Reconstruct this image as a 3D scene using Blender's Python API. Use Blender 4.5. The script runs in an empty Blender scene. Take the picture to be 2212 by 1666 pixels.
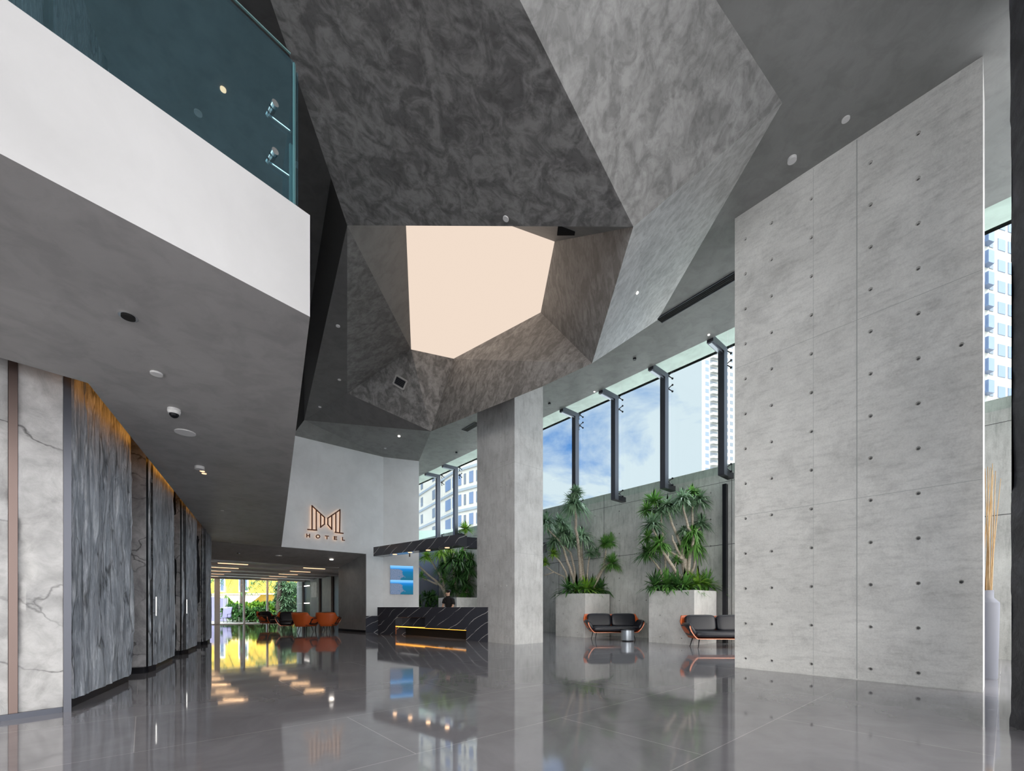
import bpy, bmesh, math, random
from mathutils import Vector, Matrix, noise
random.seed(7)
SC = bpy.context.scene
COL = SC.collection
F = 922.0; HX = 1106.0; HY = 1312.0; EYE = 1.1      # focal length in pixels, vanishing column, horizon row, eye height
V = Vector
def at(px, d, z=0.0): return V(((px-HX)/F*d, d, z))
def hz(py, d): return EYE + (HY-py)/F*d
def pz(px, py, z): return at(px, (z-EYE)*F/(HY-py), z)
def pd(px, py, d): return at(px, d, hz(py, d))
def fl(px, py): return pz(px, py, 0.0)
def G(X, Y, z=0.0): return V((.7560*X-.6546*Y, .6546*X+.7560*Y, z))   # the building's own grid
U2 = V((.7560, .6546, 0)); U1 = V((-.6546, .7560, 0)); Z = V((0,0,1))
A2 = V((.633, .774, 0)); B2 = V((-.774, .633, 0))                     # the turned grid of balcony and desk
CAM = V((0,0,EYE))
def ray(px, py, p, n):
    d = V(((px-HX)/F, 1, (HY-py)/F)); return CAM + d*((V(p)-CAM).dot(n)/d.dot(n))
def onGX(px, X):   # depth where image column px meets the plane X
    r = (px-HX)/F; return X/(r*.756+.6546)
def onGY(px, Y):
    r = (px-HX)/F; return Y/(-r*.6546+.756)

# ---------------------------------------------------------------- materials
MATS = {}
class NT:
    def __init__(s, name):
        s.m = bpy.data.materials.new(name); s.m.use_nodes = True; s.t = s.m.node_tree; s.t.nodes.clear()
        s.out = s.t.nodes.new('ShaderNodeOutputMaterial'); MATS[name] = s.m
    def n(s, typ, **kw):
        nd = s.t.nodes.new('ShaderNode'+typ)
        for k, v in kw.items():
            if k.startswith('i_'):
                key = k[2:].replace('_', ' ')
                nd.inputs[key].default_value = v
            else: setattr(nd, k, v)
        return nd
    def l(s, a, b): s.t.links.new(a, b)
    def coord(s, scale=(1,1,1), rot=(0,0,0)):
        tc = s.n('TexCoord'); mp = s.n('Mapping'); s.l(tc.outputs['Object'], mp.inputs['Vector'])
        mp.inputs['Scale'].default_value = scale; mp.inputs['Rotation'].default_value = rot
        return mp.outputs['Vector']
    def noise(s, vec, scale, detail=4, rough=.55, dist=0.0):
        nd = s.n('TexNoise'); nd.inputs['Scale'].default_value = scale; nd.inputs['Detail'].default_value = detail
        nd.inputs['Roughness'].default_value = rough; nd.inputs['Distortion'].default_value = dist
        if vec: s.l(vec, nd.inputs['Vector'])
        return nd.outputs['Fac']
    def ramp(s, fac, stops, interp='LINEAR'):
        r = s.n('ValToRGB'); s.l(fac, r.inputs['Fac']); cr = r.color_ramp; cr.interpolation = interp
        while len(cr.elements) < len(stops): cr.elements.new(.5)
        for e, (p, c) in zip(cr.elements, stops):
            e.position = p; e.color = (c, c, c, 1) if isinstance(c, (int, float)) else (*c, 1)
        return r.outputs['Color']
    def mix(s, a, b, fac=.5, mode='MULTIPLY'):
        m = s.n('Mix', data_type='RGBA', blend_type=mode)
        if isinstance(fac, float) or isinstance(fac, int): m.inputs[0].default_value = fac
        else: s.l(fac, m.inputs[0])
        for k, x in ((6, a), (7, b)):
            if isinstance(x, tuple): m.inputs[k].default_value = (*x, 1)
            else: s.l(x, m.inputs[k])
        return m.outputs[2]
    def bsdf(s, color, rough=.6, spec=.5, metal=0.0, bump=None, bstr=.2, bdist=.01, **kw):
        b = s.n('BsdfPrincipled')
        if isinstance(color, tuple): b.inputs['Base Color'].default_value = (*color, 1)
        else: s.l(color, b.inputs['Base Color'])
        if isinstance(rough, (int, float)): b.inputs['Roughness'].default_value = rough
        else: s.l(rough, b.inputs['Roughness'])
        b.inputs['Specular IOR Level'].default_value = spec; b.inputs['Metallic'].default_value = metal
        for k, v in kw.items(): b.inputs[k.replace('_', ' ')].default_value = v
        if bump is not None:
            bp = s.n('Bump'); bp.inputs['Strength'].default_value = bstr; bp.inputs['Distance'].default_value = bdist
            s.l(bump, bp.inputs['Height']); s.l(bp.outputs['Normal'], b.inputs['Normal'])
        s.l(b.outputs[0], s.out.inputs['Surface']); return b
def plain(name, color, rough=.5, metal=0.0, spec=.5, **kw):
    t = NT(name); t.bsdf(color, rough, spec, metal, **kw); return t.m
def emit(name, color, strength):
    t = NT(name); e = t.n('Emission'); e.inputs[0].default_value = (*color, 1); e.inputs[1].default_value = strength
    t.l(e.outputs[0], t.out.inputs['Surface']); return t.m

def concrete(name, lo, hi, tint=(1,1,1), streak=(1,1,.35), contrast=.5):
    t = NT(name); v = t.coord(); v2 = t.coord(streak)
    a = t.noise(v, .8, 5, .6, .6); b = t.noise(v2, 7, 6, .7); c = t.noise(v, 45, 3, .6)
    base = t.ramp(a, [(.3, lo), (.7, hi)])
    st = t.ramp(b, [(.32, .72), (.5, 1.0), (.72, 1.08)]); st2 = t.ramp(c, [(.3, .9), (.6, 1.03)])
    blot = t.ramp(t.noise(v, 1.7, 9, .78, .25), [(.36, .80), (.5, 1.0), (.62, 1.05)])
    col = t.mix(t.mix(t.mix(base, st, contrast), st2, .8), blot, .8)
    col = t.mix(col, tint, 1.0)
    t.bsdf(col, .62, .35, bump=t.mix(c, b, .5, 'MIX'), bstr=.25, bdist=.01); return t.m
concrete('pale_concrete', .64, .80, (1, 1.0, .97), (.5,.5,2.2), .55)
concrete('wall_concrete', .42, .60, (.98, 1.0, .97), (1.6,1.6,.25), .9)
concrete('column_concrete', .50, .64, (1, 1, 1), (1.5,1.5,.3), .6)
concrete('planter_concrete', .6, .75, (1, 1, .98), (1.2,1.2,.5), .4)
def plaster(name, lo, hi, scale=3.2, tint=(1,1,1), mottled=1.0, rough=.5):
    t = NT(name); v = t.coord(); tr = t.coord((1,1,.7),(.3,.2,.7))
    a = t.noise(tr, scale*1.15, 6, .66, .9); b = t.noise(v, scale*3.1, 5, .6, .5); c = t.noise(v, .5, 2, .5)
    base = t.ramp(a, [(.42, lo), (.485, lo+(hi-lo)*.4), (.53, lo+(hi-lo)*.65), (.60, hi)])
    f = t.ramp(b, [(.36, .74), (.55, 1.04)]); g = t.ramp(c, [(.3, .88), (.7, 1.08)])
    col = t.mix(t.mix(base, f, mottled), g, 1.0); col = t.mix(col, tint, 1.0)
    t.bsdf(col, rough, .4, bump=a, bstr=.08, bdist=.01); return t.m
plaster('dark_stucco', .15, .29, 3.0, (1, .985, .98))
plaster('part_lit_stucco', .22, .33, 3.0, (1, 1, .99), .8)  # same stucco toned for partly lit facets: light level put into the colour
plaster('pale_or_lit_stucco', .50, .62, 3.0, (1, 1, .99), .8)  # paler stucco copy: window light on the hanging facet put into its colour
plaster('shaded_grey_plaster', .145, .16, 1.2, (1, .985, .98), .5)  # grey plaster darkened: shade on the dim facet and upper ceiling painted in
plaster('green_lit_soffit', .62, .72, .9, (.86, 1, .93), .25)  # green tint paints in light reflected from the greenery outside
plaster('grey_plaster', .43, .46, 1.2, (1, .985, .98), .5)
plaster('ceiling_plaster', .28, .305, 1.1, (.985, 1, .985), .5)  # faint green tint stands for window light on the ceiling
plaster('light_plaster', .80, .83, .9, (.985, 1, 1.03), .12)
plaster('white_plaster', .49, .51, 1.2, (1, 1, 1.02), .07)
plaster('reveal_plaster', .22, .26, 1.0, (1, 1, 1.02), .3)
plain('dark_paint', (.02, .019, .019), .6)
plain('black_metal', (.018, .019, .024), .35, .6)
plain('grey_metal', (.09, .095, .115), .35, .7)
plain('bronze_metal', (.16, .12, .11), .4, .8)
plain('brushed_steel', (.35, .37, .42), .3, .9)
plain('chrome', (.85, .86, .86), .12, 1.0)
plain('black_gap', (.006, .006, .006), .8)
plain('white_plastic', (.8, .8, .8), .4)
plain('orange_leather', (.62, .12, .025), .42)
plain('copper_trim', (.9, .42, .28), .25, .7)
t = NT('charcoal_leather'); v = t.coord(); t.bsdf((.013,.014,.021), .38, .5, bump=t.noise(v, 40, 3), bstr=.1, bdist=.004)
plain('silver_drum', (.36, .40, .45), .32, .6)
plain('soil', (.03, .022, .015), .95)
plain('vase_grey', (.20, .21, .25), .5)
plain('skin', (.72,.45,.33), .5)
plain('black_hair', (.012, .01, .01), .5)
plain('black_cloth', (.012, .012, .014), .85)
plain('sign_bronze', (.11, .035, .018), .5, .2)
plain('white_paint', (.82, .82, .82), .5)
plain('awning_cloth', (.36,.34,.31), .8)
plain('cream_paint', (.8, .76, .62), .5)
plain('lilac_fabric', (.22, .21, .36), .8)
emit('warm_panel', (1.0, .82, .68), .72)
emit('amber_led', (1.0, .40, .05), 3.0)
emit('lamp_warm', (1.0, .62, .36), 1.5)
emit('lamp_white', (1.0, .93, .86), 2.6)
emit('sign_glow', (1.0, .62, .38), 1.5)
# polished floor: large tiles laid in running bond on the building's grid
t = NT('polished_tile')
tc = t.n('TexCoord'); mp = t.n('Mapping'); t.l(tc.outputs['Object'], mp.inputs['Vector'])
mp.inputs['Rotation'].default_value = (0, 0, -math.atan2(.6546, .7560)); mp.inputs['Location'].default_value = (-1.55+3.2, -1.47+1.42*2, 0)
br = t.n('TexBrick'); t.l(mp.outputs[0], br.inputs['Vector'])
br.inputs['Scale'].default_value = 1.0; br.inputs['Brick Width'].default_value = 3.2; br.inputs['Row Height'].default_value = 1.42
br.inputs['Mortar Size'].default_value = .0035; br.inputs['Mortar Smooth'].default_value = .1; br.inputs['Bias'].default_value = 0
br.inputs['Color1'].default_value = (.25,.243,.262,1); br.inputs['Color2'].default_value = (.268,.26,.28,1); br.inputs['Mortar'].default_value = (.5,.48,.48,1)
v = t.coord(); cl = t.ramp(t.noise(v, 1.4, 5, .6, .8), [(.3, .82), (.7, 1.12)])
rg = t.ramp(t.noise(v, .9, 3, .5), [(.3, .035), (.7, .075)])
t.bsdf(t.mix(br.outputs['Color'], cl, 1.0), rg, .5, IOR=2.35)
# slate
def slate(name, c1, c2, c3, stretch=(5,5,.55), scale=2.2, crack=None):
    t = NT(name); v = t.coord(stretch)
    a = t.noise(v, scale, 8, .7, 1.6); b = t.noise(v, scale*4, 6, .65, .6)
    col = t.mix(t.ramp(a, [(.3, c1), (.5, c2), (.7, c3)]), t.ramp(b, [(.3, .62), (.6, 1.1)]), .8)
    if crack:
        vv = t.coord(crack[0]); nz_ = t.n('TexNoise'); nz_.inputs['Scale'].default_value = 1.6; nz_.inputs['Detail'].default_value = 5; t.l(vv, nz_.inputs['Vector'])
        ad_ = t.n('VectorMath', operation='MULTIPLY_ADD'); t.l(nz_.outputs['Color'], ad_.inputs[0]); ad_.inputs[1].default_value = (.9,.9,.9); t.l(vv, ad_.inputs[2])
        vo = t.n('TexVoronoi', feature='DISTANCE_TO_EDGE'); t.l(ad_.outputs[0], vo.inputs['Vector']); vo.inputs['Scale'].default_value = crack[1]
        ck = t.ramp(vo.outputs['Distance'], [(0, .22), (crack[2]*.4, .55), (crack[2], 1.0)])
        mk = t.ramp(t.noise(v, 1.0, 2), [(.42, 1.0), (.55, 0.0)]); ck2 = t.mix(ck, (1,1,1), mk, 'MIX'); col = t.mix(col, ck2, 1.0)
    t.bsdf(col, .42, .5, bump=b, bstr=.6, bdist=.02)
slate('streaked_slate', (.13,.15,.18), (.42,.455,.51), (.85,.88,.93), (3.5,3.5,.5), 2.2, ((3,3,.45), 1.5, .05))
slate('smooth_slate', (.36,.36,.365), (.46,.46,.465), (.54,.54,.54), (1,1,1), 1.1, ((.8,.8,1.2), 1.0, .018))
slate('mid_slate', (.28,.28,.30), (.45,.45,.47), (.60,.60,.62), (1,1,1), 1.3, ((.9,.9,1.1), 1.2, .018))
slate('pillar_slate', (.02,.02,.024), (.045,.045,.052), (.09,.09,.11), (1,1,1), 2.0)
# black marble with white veins
def marble(name, base):
    t = NT(name); tc = t.n('TexCoord'); mp = t.n('Mapping'); t.l(tc.outputs['Object'], mp.inputs['Vector']); mp.inputs['Rotation'].default_value = (.3, .9, .2); mp.inputs['Scale'].default_value = (1, 1, -1)
    w = t.n('TexWave', wave_type='BANDS', bands_direction='X'); t.l(mp.outputs[0], w.inputs['Vector'])
    w.inputs['Scale'].default_value = 1.0; w.inputs['Distortion'].default_value = 3.2; w.inputs['Detail'].default_value = 3; w.inputs['Detail Scale'].default_value = .9
    vein = t.ramp(w.outputs['Fac'], [(0, 0.0), (.991, 0.0), (.999, 1.0)])
    msk = t.ramp(t.noise(mp.outputs[0], 1.6, 3), [(.40, 0.05), (.55, 1.0)])
    f = t.mix(vein, msk, 1.0)
    t.bsdf(t.mix(base, (.62,.6,.6), f, 'MIX'), .16, .5)
marble('black_marble', (.055,.057,.072))
# glass kinds (thin panes)
def glass(name, tint, refl=.9, base=.03):
    t = NT(name); tr = t.n('BsdfTransparent'); tr.inputs[0].default_value = (*tint, 1); gl = t.n('BsdfGlossy'); gl.inputs['Roughness'].default_value = .01
    gl.inputs['Color'].default_value = (refl, refl, refl, 1) if isinstance(refl, float) else (*refl, 1)
    lw_ = t.n('LayerWeight'); pw = t.n('Math', operation='POWER'); t.l(lw_.outputs['Facing'], pw.inputs[0]); pw.inputs[1].default_value = 4.0; fr = t.n('Math', operation='MULTIPLY_ADD'); t.l(pw.outputs[0], fr.inputs[0]); fr.inputs[1].default_value = .5; fr.inputs[2].default_value = base; mx = t.n('MixShader'); t.l(fr.outputs[0], mx.inputs[0]); t.l(tr.outputs[0], mx.inputs[1]); t.l(gl.outputs[0], mx.inputs[2])
    t.l(mx.outputs[0], t.out.inputs['Surface']); return t.m
glass('clear_glass', (.94,.985,.965), .6)
glass('teal_glass', (.80,.93,.97), (.50,.80,.92), .17)
plain('green_edge', (.13,.23,.23), .15)
def leaf(name, c1, c2):
    t = NT(name); v = t.coord(); col = t.ramp(t.noise(v, 5, 3), [(.35, c1), (.65, c2)])
    b = t.bsdf(col, .38, .5); tl = t.n('BsdfTranslucent'); t.l(col, tl.inputs[0]); mx = t.n('MixShader'); mx.inputs[0].default_value = .35
    t.l(b.outputs[0], mx.inputs[1]); t.l(tl.outputs[0], mx.inputs[2]); t.l(mx.outputs[0], t.out.inputs['Surface'])
leaf('leaf_green', (.09,.26,.05), (.22,.46,.11))
leaf('leaf_blue', (.12,.24,.13), (.34,.50,.33))
leaf('leaf_bright', (.16,.36,.03), (.36,.58,.09))
leaf('leaf_dark', (.04,.12,.035), (.11,.26,.07))
t = NT('pale_bark'); v = t.coord((1,1,3)); t.bsdf(t.ramp(t.noise(v, 12, 5), [(.3, (.30,.25,.20)), (.7, (.58,.52,.44))]), .8, .2)
t = NT('brown_bark'); v = t.coord((1,1,4)); t.bsdf(t.ramp(t.noise(v, 9, 5), [(.3, (.07,.05,.045)), (.7, (.17,.13,.12))]), .9, .2)
t = NT('dry_reed'); v = t.coord((1,1,.3)); t.bsdf(t.ramp(t.noise(v, 14, 3), [(.3, (.50,.30,.13)), (.7, (.80,.60,.36))]), .6, .3)
t = NT('paving'); v = t.coord(); t.bsdf(t.ramp(t.noise(v, .6, 4), [(.3, .34), (.7, .42)]), .9, .1)
t = NT('yellow_render'); v = t.coord(); t.bsdf(t.ramp(t.noise(v, .8, 3), [(.3, (.62,.38,.05)), (.7, (.68,.45,.09))]), .8, .2)
t = NT('tower_white'); v = t.coord(); t.bsdf(t.ramp(t.noise(v, .2, 3), [(.3, .31), (.7, .35)]), .7, .2)
plain('tower_glass', (.10,.14,.24), .2)
plain('tower_dark', (.10,.12,.16), .25)
plain('pale_green_glass', (.55,.72,.66), .2)
# wall screen with two stacked coastal pictures
t = NT('coast_picture'); tc = t.n('TexCoord'); sep = t.n('SeparateXYZ'); t.l(tc.outputs['UV'], sep.inputs[0])
m2 = t.n('Math', operation='MULTIPLY'); m2.inputs[1].default_value = 2.0; t.l(sep.outputs[1], m2.inputs[0])
fr = t.n('Math', operation='FRACT'); t.l(m2.outputs[0], fr.inputs[0])
cmb = t.n('CombineXYZ'); t.l(sep.outputs[0], cmb.inputs[0]); t.l(fr.outputs[0], cmb.inputs[1])
sky = t.ramp(fr.outputs[0], [(0, (.02,.13,.20)), (.55, (.01,.16,.33)), (.78, (.02,.22,.62)), (.84, (.12,.42,.85)), (1.0, (.25,.58,1.0))])
n1 = t.noise(cmb.outputs[0], 26, 5, .7); n2 = t.noise(cmb.outputs[0], 3, 2)
land = t.ramp(n1, [(.3, (.06,.12,.20)), (.7, (.24,.28,.40))])
ad = t.n('Math', operation='ADD'); t.l(sep.outputs[0], ad.inputs[0]); t.l(fr.outputs[0], ad.inputs[1])
a3 = t.n('Math', operation='MULTIPLY_ADD'); a3.inputs[1].default_value = .35; t.l(fr.outputs[0], a3.inputs[0])
sb = t.n('Math', operation='MULTIPLY'); sb.inputs[1].default_value = 1.0; t.l(sep.outputs[0], sb.inputs[0])
nn = t.n('Math', operation='MULTIPLY_ADD'); nn.inputs[1].default_value = 1.1; nn.inputs[2].default_value = -.52; t.l(n2, nn.inputs[0])
s2 = t.n('Math', operation='ADD'); t.l(sb.outputs[0], s2.inputs[0]); t.l(nn.outputs[0], s2.inputs[1])
msk = t.ramp(s2.outputs[0], [(.50, 1.0), (.58, 0.0)]); lim = t.ramp(fr.outputs[0], [(.74, 1.0), (.79, 0.0)])
col = t.mix(sky, land, t.mix(msk, lim, 1.0), 'MIX')
e = t.n('Emission'); t.l(col, e.inputs[0]); e.inputs[1].default_value = .95; t.l(e.outputs[0], t.out.inputs['Surface'])

# ---------------------------------------------------------------- mesh building
def newobj(name, data, parent=None):
    o = bpy.data.objects.new(name, data); COL.objects.link(o)
    if parent is not None: o.parent = parent
    return o
def empty(name, label=None, cat=None, group=None, kind=None, loc=None):
    o = newobj(name, None); o.empty_display_size = .2
    if loc is not None: o.location = loc
    return tag(o, label, cat, group, kind)
def tag(o, label=None, cat=None, group=None, kind=None):
    if label: o['label'] = label
    if cat: o['category'] = cat
    if group: o['group'] = group
    if kind: o['kind'] = kind
    return o
def struct(o, label=None): return tag(o, label, None, None, 'structure')
class MB:
    def __init__(s): s.v = []; s.f = []; s.m = []; s.uv = {}
    def poly(s, pts, m=0):
        i = len(s.v); s.v += [tuple(p) for p in pts]; s.f.append(tuple(range(i, i+len(pts)))); s.m.append(m); return s
    def hexa(s, b, t, m=0):        # bottom ring and top ring, same order
        i = len(s.v); n = len(b); s.v += [tuple(p) for p in b] + [tuple(p) for p in t]
        s.f.append(tuple(reversed(range(i, i+n)))); s.f.append(tuple(range(i+n, i+2*n))); s.m += [m, m]
        for k in range(n):
            k2 = (k+1) % n; s.f.append((i+k, i+k2, i+n+k2, i+n+k)); s.m.append(m)
        return s
    def prism(s, pts, z0, z1, m=0):
        return s.hexa([(p[0], p[1], z0) for p in pts], [(p[0], p[1], z1) for p in pts], m)
    def obox(s, c, ax, ay, az, m=0):   # centre and three half vectors
        c = V(c); ax = V(ax); ay = V(ay); az = V(az)
        r = [(-1,-1),(1,-1),(1,1),(-1,1)]
        return s.hexa([c+ax*i+ay*j-az for i, j in r], [c+ax*i+ay*j+az for i, j in r], m)
    def box(s, a, b, m=0):
        return s.prism([(a[0],a[1]),(b[0],a[1]),(b[0],b[1]),(a[0],b[1])], a[2], b[2], m)
    def gbox(s, X0, X1, Y0, Y1, z0, z1, m=0):
        return s.prism([G(X0,Y0), G(X1,Y0), G(X1,Y1), G(X0,Y1)], z0, z1, m)
    def bar(s, a, b, w, h, up=Z, m=0):
        a = V(a); b = V(b); d = (b-a); L = d.length; d = d/L; sd = d.cross(V(up))
        if sd.length < 1e-4: sd = V((1,0,0))
        sd.normalize(); u = sd.cross(d)
        return s.obox((a+b)/2, d*L/2, sd*w/2, u*h/2, m)
    def tube(s, pts, rad, n=8, m=0, cap=True):
        pts = [V(p) for p in pts]; R = rad if isinstance(rad, (list, tuple)) else [rad]*len(pts); i0 = len(s.v)
        ref = V((.13,.21,1)).normalized()
        for k, p in enumerate(pts):
            d = (pts[min(k+1, len(pts)-1)]-pts[max(k-1, 0)]).normalized()
            a = d.cross(ref)
            if a.length < .05: a = d.cross(V((1,0,0)))
            a.normalize(); b = d.cross(a)
            for j in range(n):
                t = 2*math.pi*j/n; s.v.append(tuple(p+(a*math.cos(t)+b*math.sin(t))*R[k]))
        for k in range(len(pts)-1):
            for j in range(n):
                j2 = (j+1) % n; s.f.append((i0+k*n+j, i0+k*n+j2, i0+(k+1)*n+j2, i0+(k+1)*n+j)); s.m.append(m)
        if cap:
            s.f.append(tuple(reversed(range(i0, i0+n)))); s.f.append(tuple(range(i0+(len(pts)-1)*n, i0+len(pts)*n))); s.m += [m, m]
        return s
    def lathe(s, prof, c=(0,0,0), n=24, m=0):   # list of (radius, z)
        return s.tube_rings([[ (c[0]+r*math.cos(2*math.pi*j/n), c[1]+r*math.sin(2*math.pi*j/n), c[2]+z) for j in range(n)] for r, z in prof], m)
    def tube_rings(s, rings, m=0, cap=True, closed=True):
        i0 = len(s.v); n = len(rings[0])
        for r in rings: s.v += [tuple(p) for p in r]
        for k in range(len(rings)-1):
            for j in range(n if closed else n-1):
                j2 = (j+1) % n; s.f.append((i0+k*n+j, i0+k*n+j2, i0+(k+1)*n+j2, i0+(k+1)*n+j)); s.m.append(m)
        if cap and closed:
            s.f.append(tuple(reversed(range(i0, i0+n)))); s.f.append(tuple(range(i0+(len(rings)-1)*n, i0+len(rings)*n))); s.m += [m, m]
        return s
    def disc(s, c, nrm, r, th=.01, n=20, m=0):
        c = V(c); nrm = V(nrm).normalized(); return s.tube([c, c+nrm*th], r, n, m)
    def cushion(s, c, h, e=.3, n=14, rot=None, m=0):   # soft rounded block
        i0 = len(s.v); c = V(c)
        def sp(x): return math.copysign(abs(x)**e, x)
        for a in range(n+1):
            ph = -math.pi/2+math.pi*a/n
            for b in range(2*n):
                th = 2*math.pi*b/(2*n)
                p = V((h[0]*sp(math.cos(ph))*sp(math.cos(th)), h[1]*sp(math.cos(ph))*sp(math.sin(th)), h[2]*sp(math.sin(ph))))
                if rot: p = rot @ p
                s.v.append(tuple(c+p))
        N = 2*n
        for a in range(n):
            for b in range(N):
                b2 = (b+1) % N; s.f.append((i0+a*N+b, i0+a*N+b2, i0+(a+1)*N+b2, i0+(a+1)*N+b)); s.m.append(m)
        return s
    def pierced(s, o, u, v, us, vs, U, H, r=.03, dep=.03, n=8, m=0, mh=1, skip=None):
        """flat face with origin o, unit axes u and v, size U x H, and small round recesses at every (us, vs)"""
        o = V(o); u = V(u); v = V(v); nr = u.cross(v)
        us = sorted(x for x in us if r*1.5 < x < U-r*1.5); vs = sorted(x for x in vs if r*1.5 < x < H-r*1.5)
        ub = [0]+[(a+b)/2 for a, b in zip(us, us[1:])]+[U]; vb = [0]+[(a+b)/2 for a, b in zip(vs, vs[1:])]+[H]
        P = lambda a, b, d=0: o+u*a+v*b-nr*d
        for i, cu in enumerate(us):
            for j, cv in enumerate(vs):
                a0, a1, b0, b1 = ub[i], ub[i+1], vb[j], vb[j+1]
                if skip and skip(i, j): s.poly([P(a0,b0), P(a1,b0), P(a1,b1), P(a0,b1)], m); continue
                out = [(a1,cv),(a1,b1),(cu,b1),(a0,b1),(a0,cv),(a0,b0),(cu,b0),(a1,b0)]
                cir = [(cu+r*math.cos(k*math.pi/4), cv+r*math.sin(k*math.pi/4)) for k in range(8)]
                for k in range(8):
                    k2 = (k+1) % 8; s.poly([P(*cir[k]), P(*out[k]), P(*out[k2]), P(*cir[k2])], m)
                    s.poly([P(*cir[k2]), P(cu+(cir[k2][0]-cu)*.6, cv+(cir[k2][1]-cv)*.6, dep), P(cu+(cir[k][0]-cu)*.6, cv+(cir[k][1]-cv)*.6, dep), P(*cir[k])], m)
                s.poly([P(cu+(c[0]-cu)*.6, cv+(c[1]-cv)*.6, dep) for c in cir], mh)
        return s
    def mesh(s, name, mats):
        me = bpy.data.meshes.new(name); me.from_pydata(s.v, [], s.f)
        for m in mats: me.materials.append(MATS[m])
        me.polygons.foreach_set('material_index', s.m); me.update(); return me
    def build(s, name, mats, parent=None, smooth=False):
        if isinstance(mats, str): mats = [mats]
        me = s.mesh(name, mats)
        if smooth: me.polygons.foreach_set('use_smooth', [True]*len(me.polygons))
        if smooth == 'auto':
            me.polygons.foreach_set('use_smooth', [True]*len(me.polygons))
            try: me.set_sharp_from_angle(angle=math.radians(35))
            except Exception: pass
        o = newobj(name, me, parent)
        return o
def recalc(o):
    bm = bmesh.new(); bm.from_mesh(o.data); bmesh.ops.remove_doubles(bm, verts=bm.verts, dist=1e-5); bmesh.ops.recalc_face_normals(bm, faces=bm.faces); bm.to_mesh(o.data); bm.free(); return o
def bevel(o, w=.01, seg=2):
    m = o.modifiers.new('edge', 'BEVEL'); m.width = w; m.segments = seg; m.limit_method = 'ANGLE'; return o
def children(o): return [c for c in bpy.data.objects if c.parent == o]
def copy_tree(o, parent=None):
    c = o.copy(); COL.objects.link(c)
    c.parent = parent
    for ch in children(o): copy_tree(ch, c)
    return c
def area(name, loc, size, power, color=(1,1,1), direction=(0,0,-1), parent=None, spread=math.pi, sy=None):
    l = bpy.data.lights.new(name, 'AREA'); l.energy = power; l.color = color; l.size = size; l.spread = spread
    if sy: l.shape = 'RECTANGLE'; l.size_y = sy
    o = newobj(name, l, parent); o.location = loc; o.rotation_euler = V(direction).to_track_quat('-Z', 'Y').to_euler(); return o
# ================================================================ camera, sky, sun
cam = bpy.data.cameras.new('camera'); cam.lens = F/2212*36; cam.sensor_width = 36; cam.sensor_fit = 'HORIZONTAL'
cam.shift_y = (HY-833)/2212; cam.clip_start = .05; cam.clip_end = 2000
co = newobj('camera', cam); co.location = CAM; co.rotation_euler = (math.pi/2, 0, 0); SC.camera = co
SC.view_settings.view_transform = 'Standard'; SC.view_settings.look = 'None'; SC.view_settings.exposure = .30; SC.view_settings.gamma = 1.0
SC.view_settings.use_curve_mapping = False
w = bpy.data.worlds.new('sky'); SC.world = w; w.use_nodes = True; nt = w.node_tree; nt.nodes.clear()
def wn(typ, **kw):
    nd = nt.nodes.new('ShaderNode'+typ)
    for k, v_ in kw.items(): setattr(nd, k, v_)
    return nd
L = nt.links.new
tc = wn('TexCoord'); sp_ = wn('SeparateXYZ'); L(tc.outputs['Generated'], sp_.inputs[0])
def wr(fac, stops):
    r = wn('ValToRGB'); L(fac, r.inputs[0]); cr = r.color_ramp
    while len(cr.elements) < len(stops): cr.elements.new(.5)
    for e, (p, c) in zip(cr.elements, stops): e.position = p; e.color = (*c, 1) if not isinstance(c, (int, float)) else (c, c, c, 1)
    return r.outputs[0]
grad = wr(sp_.outputs[2], [(0.0, (.50,.68,.88)), (.12, (.24,.48,.86)), (.32, (.06,.27,.76)), (.62, (.20,.36,.66)), (.8, (.50,.56,.66))])
mp = wn('Mapping'); L(tc.outputs['Generated'], mp.inputs[0]); mp.inputs['Scale'].default_value = (1, 1, 2.6); mp.inputs['Location'].default_value = (.35, .1, .55)
nz = wn('TexNoise'); L(mp.outputs[0], nz.inputs[0]); nz.inputs['Scale'].default_value = 2.6; nz.inputs['Detail'].default_value = 9; nz.inputs['Roughness'].default_value = .58; nz.inputs['Distortion'].default_value = .35
cl = wr(nz.outputs[0], [(.43, 0.0), (.51, .5), (.59, 1.0)])
mx = wn('Mix', data_type='RGBA'); L(cl, mx.inputs[0]); L(grad, mx.inputs[6]); mx.inputs[7].default_value = (.78, .86, .96, 1)
# unseen sky behind the camera and overhead, brightened as added fill for the interior
dt = wn('VectorMath', operation='DOT_PRODUCT'); L(tc.outputs['Generated'], dt.inputs[0]); dt.inputs[1].default_value = V((.20,-.83,.48)).normalized()
br_ = wr(dt.outputs['Value'], [(0.0, 0.0), (.30, .25), (.75, 1.0)])
ml = wn('Math', operation='MULTIPLY_ADD'); L(br_, ml.inputs[0]); ml.inputs[1].default_value = 3.9
zn = wr(sp_.outputs[2], [(.60, 0.0), (.85, 1.0)]); z5_ = wn('Math', operation='MULTIPLY_ADD'); L(zn, z5_.inputs[0]); z5_.inputs[1].default_value = 6.5; z5_.inputs[2].default_value = .85; L(z5_.outputs[0], ml.inputs[2])  # added zenith glow, out of view, sends more light in at the windows
bw = wn('Mix', data_type='RGBA'); L(br_, bw.inputs[0]); L(mx.outputs[2], bw.inputs[6]); bw.inputs[7].default_value = (1.0, .965, .92, 1)
bg = wn('Background'); L(bw.outputs[2], bg.inputs[0]); L(ml.outputs[0], bg.inputs[1])
ow = wn('OutputWorld'); L(bg.outputs[0], ow.inputs[0])
sun = bpy.data.lights.new('sun', 'SUN'); sun.energy = 1.1; sun.angle = .02; sun.color = (1.0, .96, .9)
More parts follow.
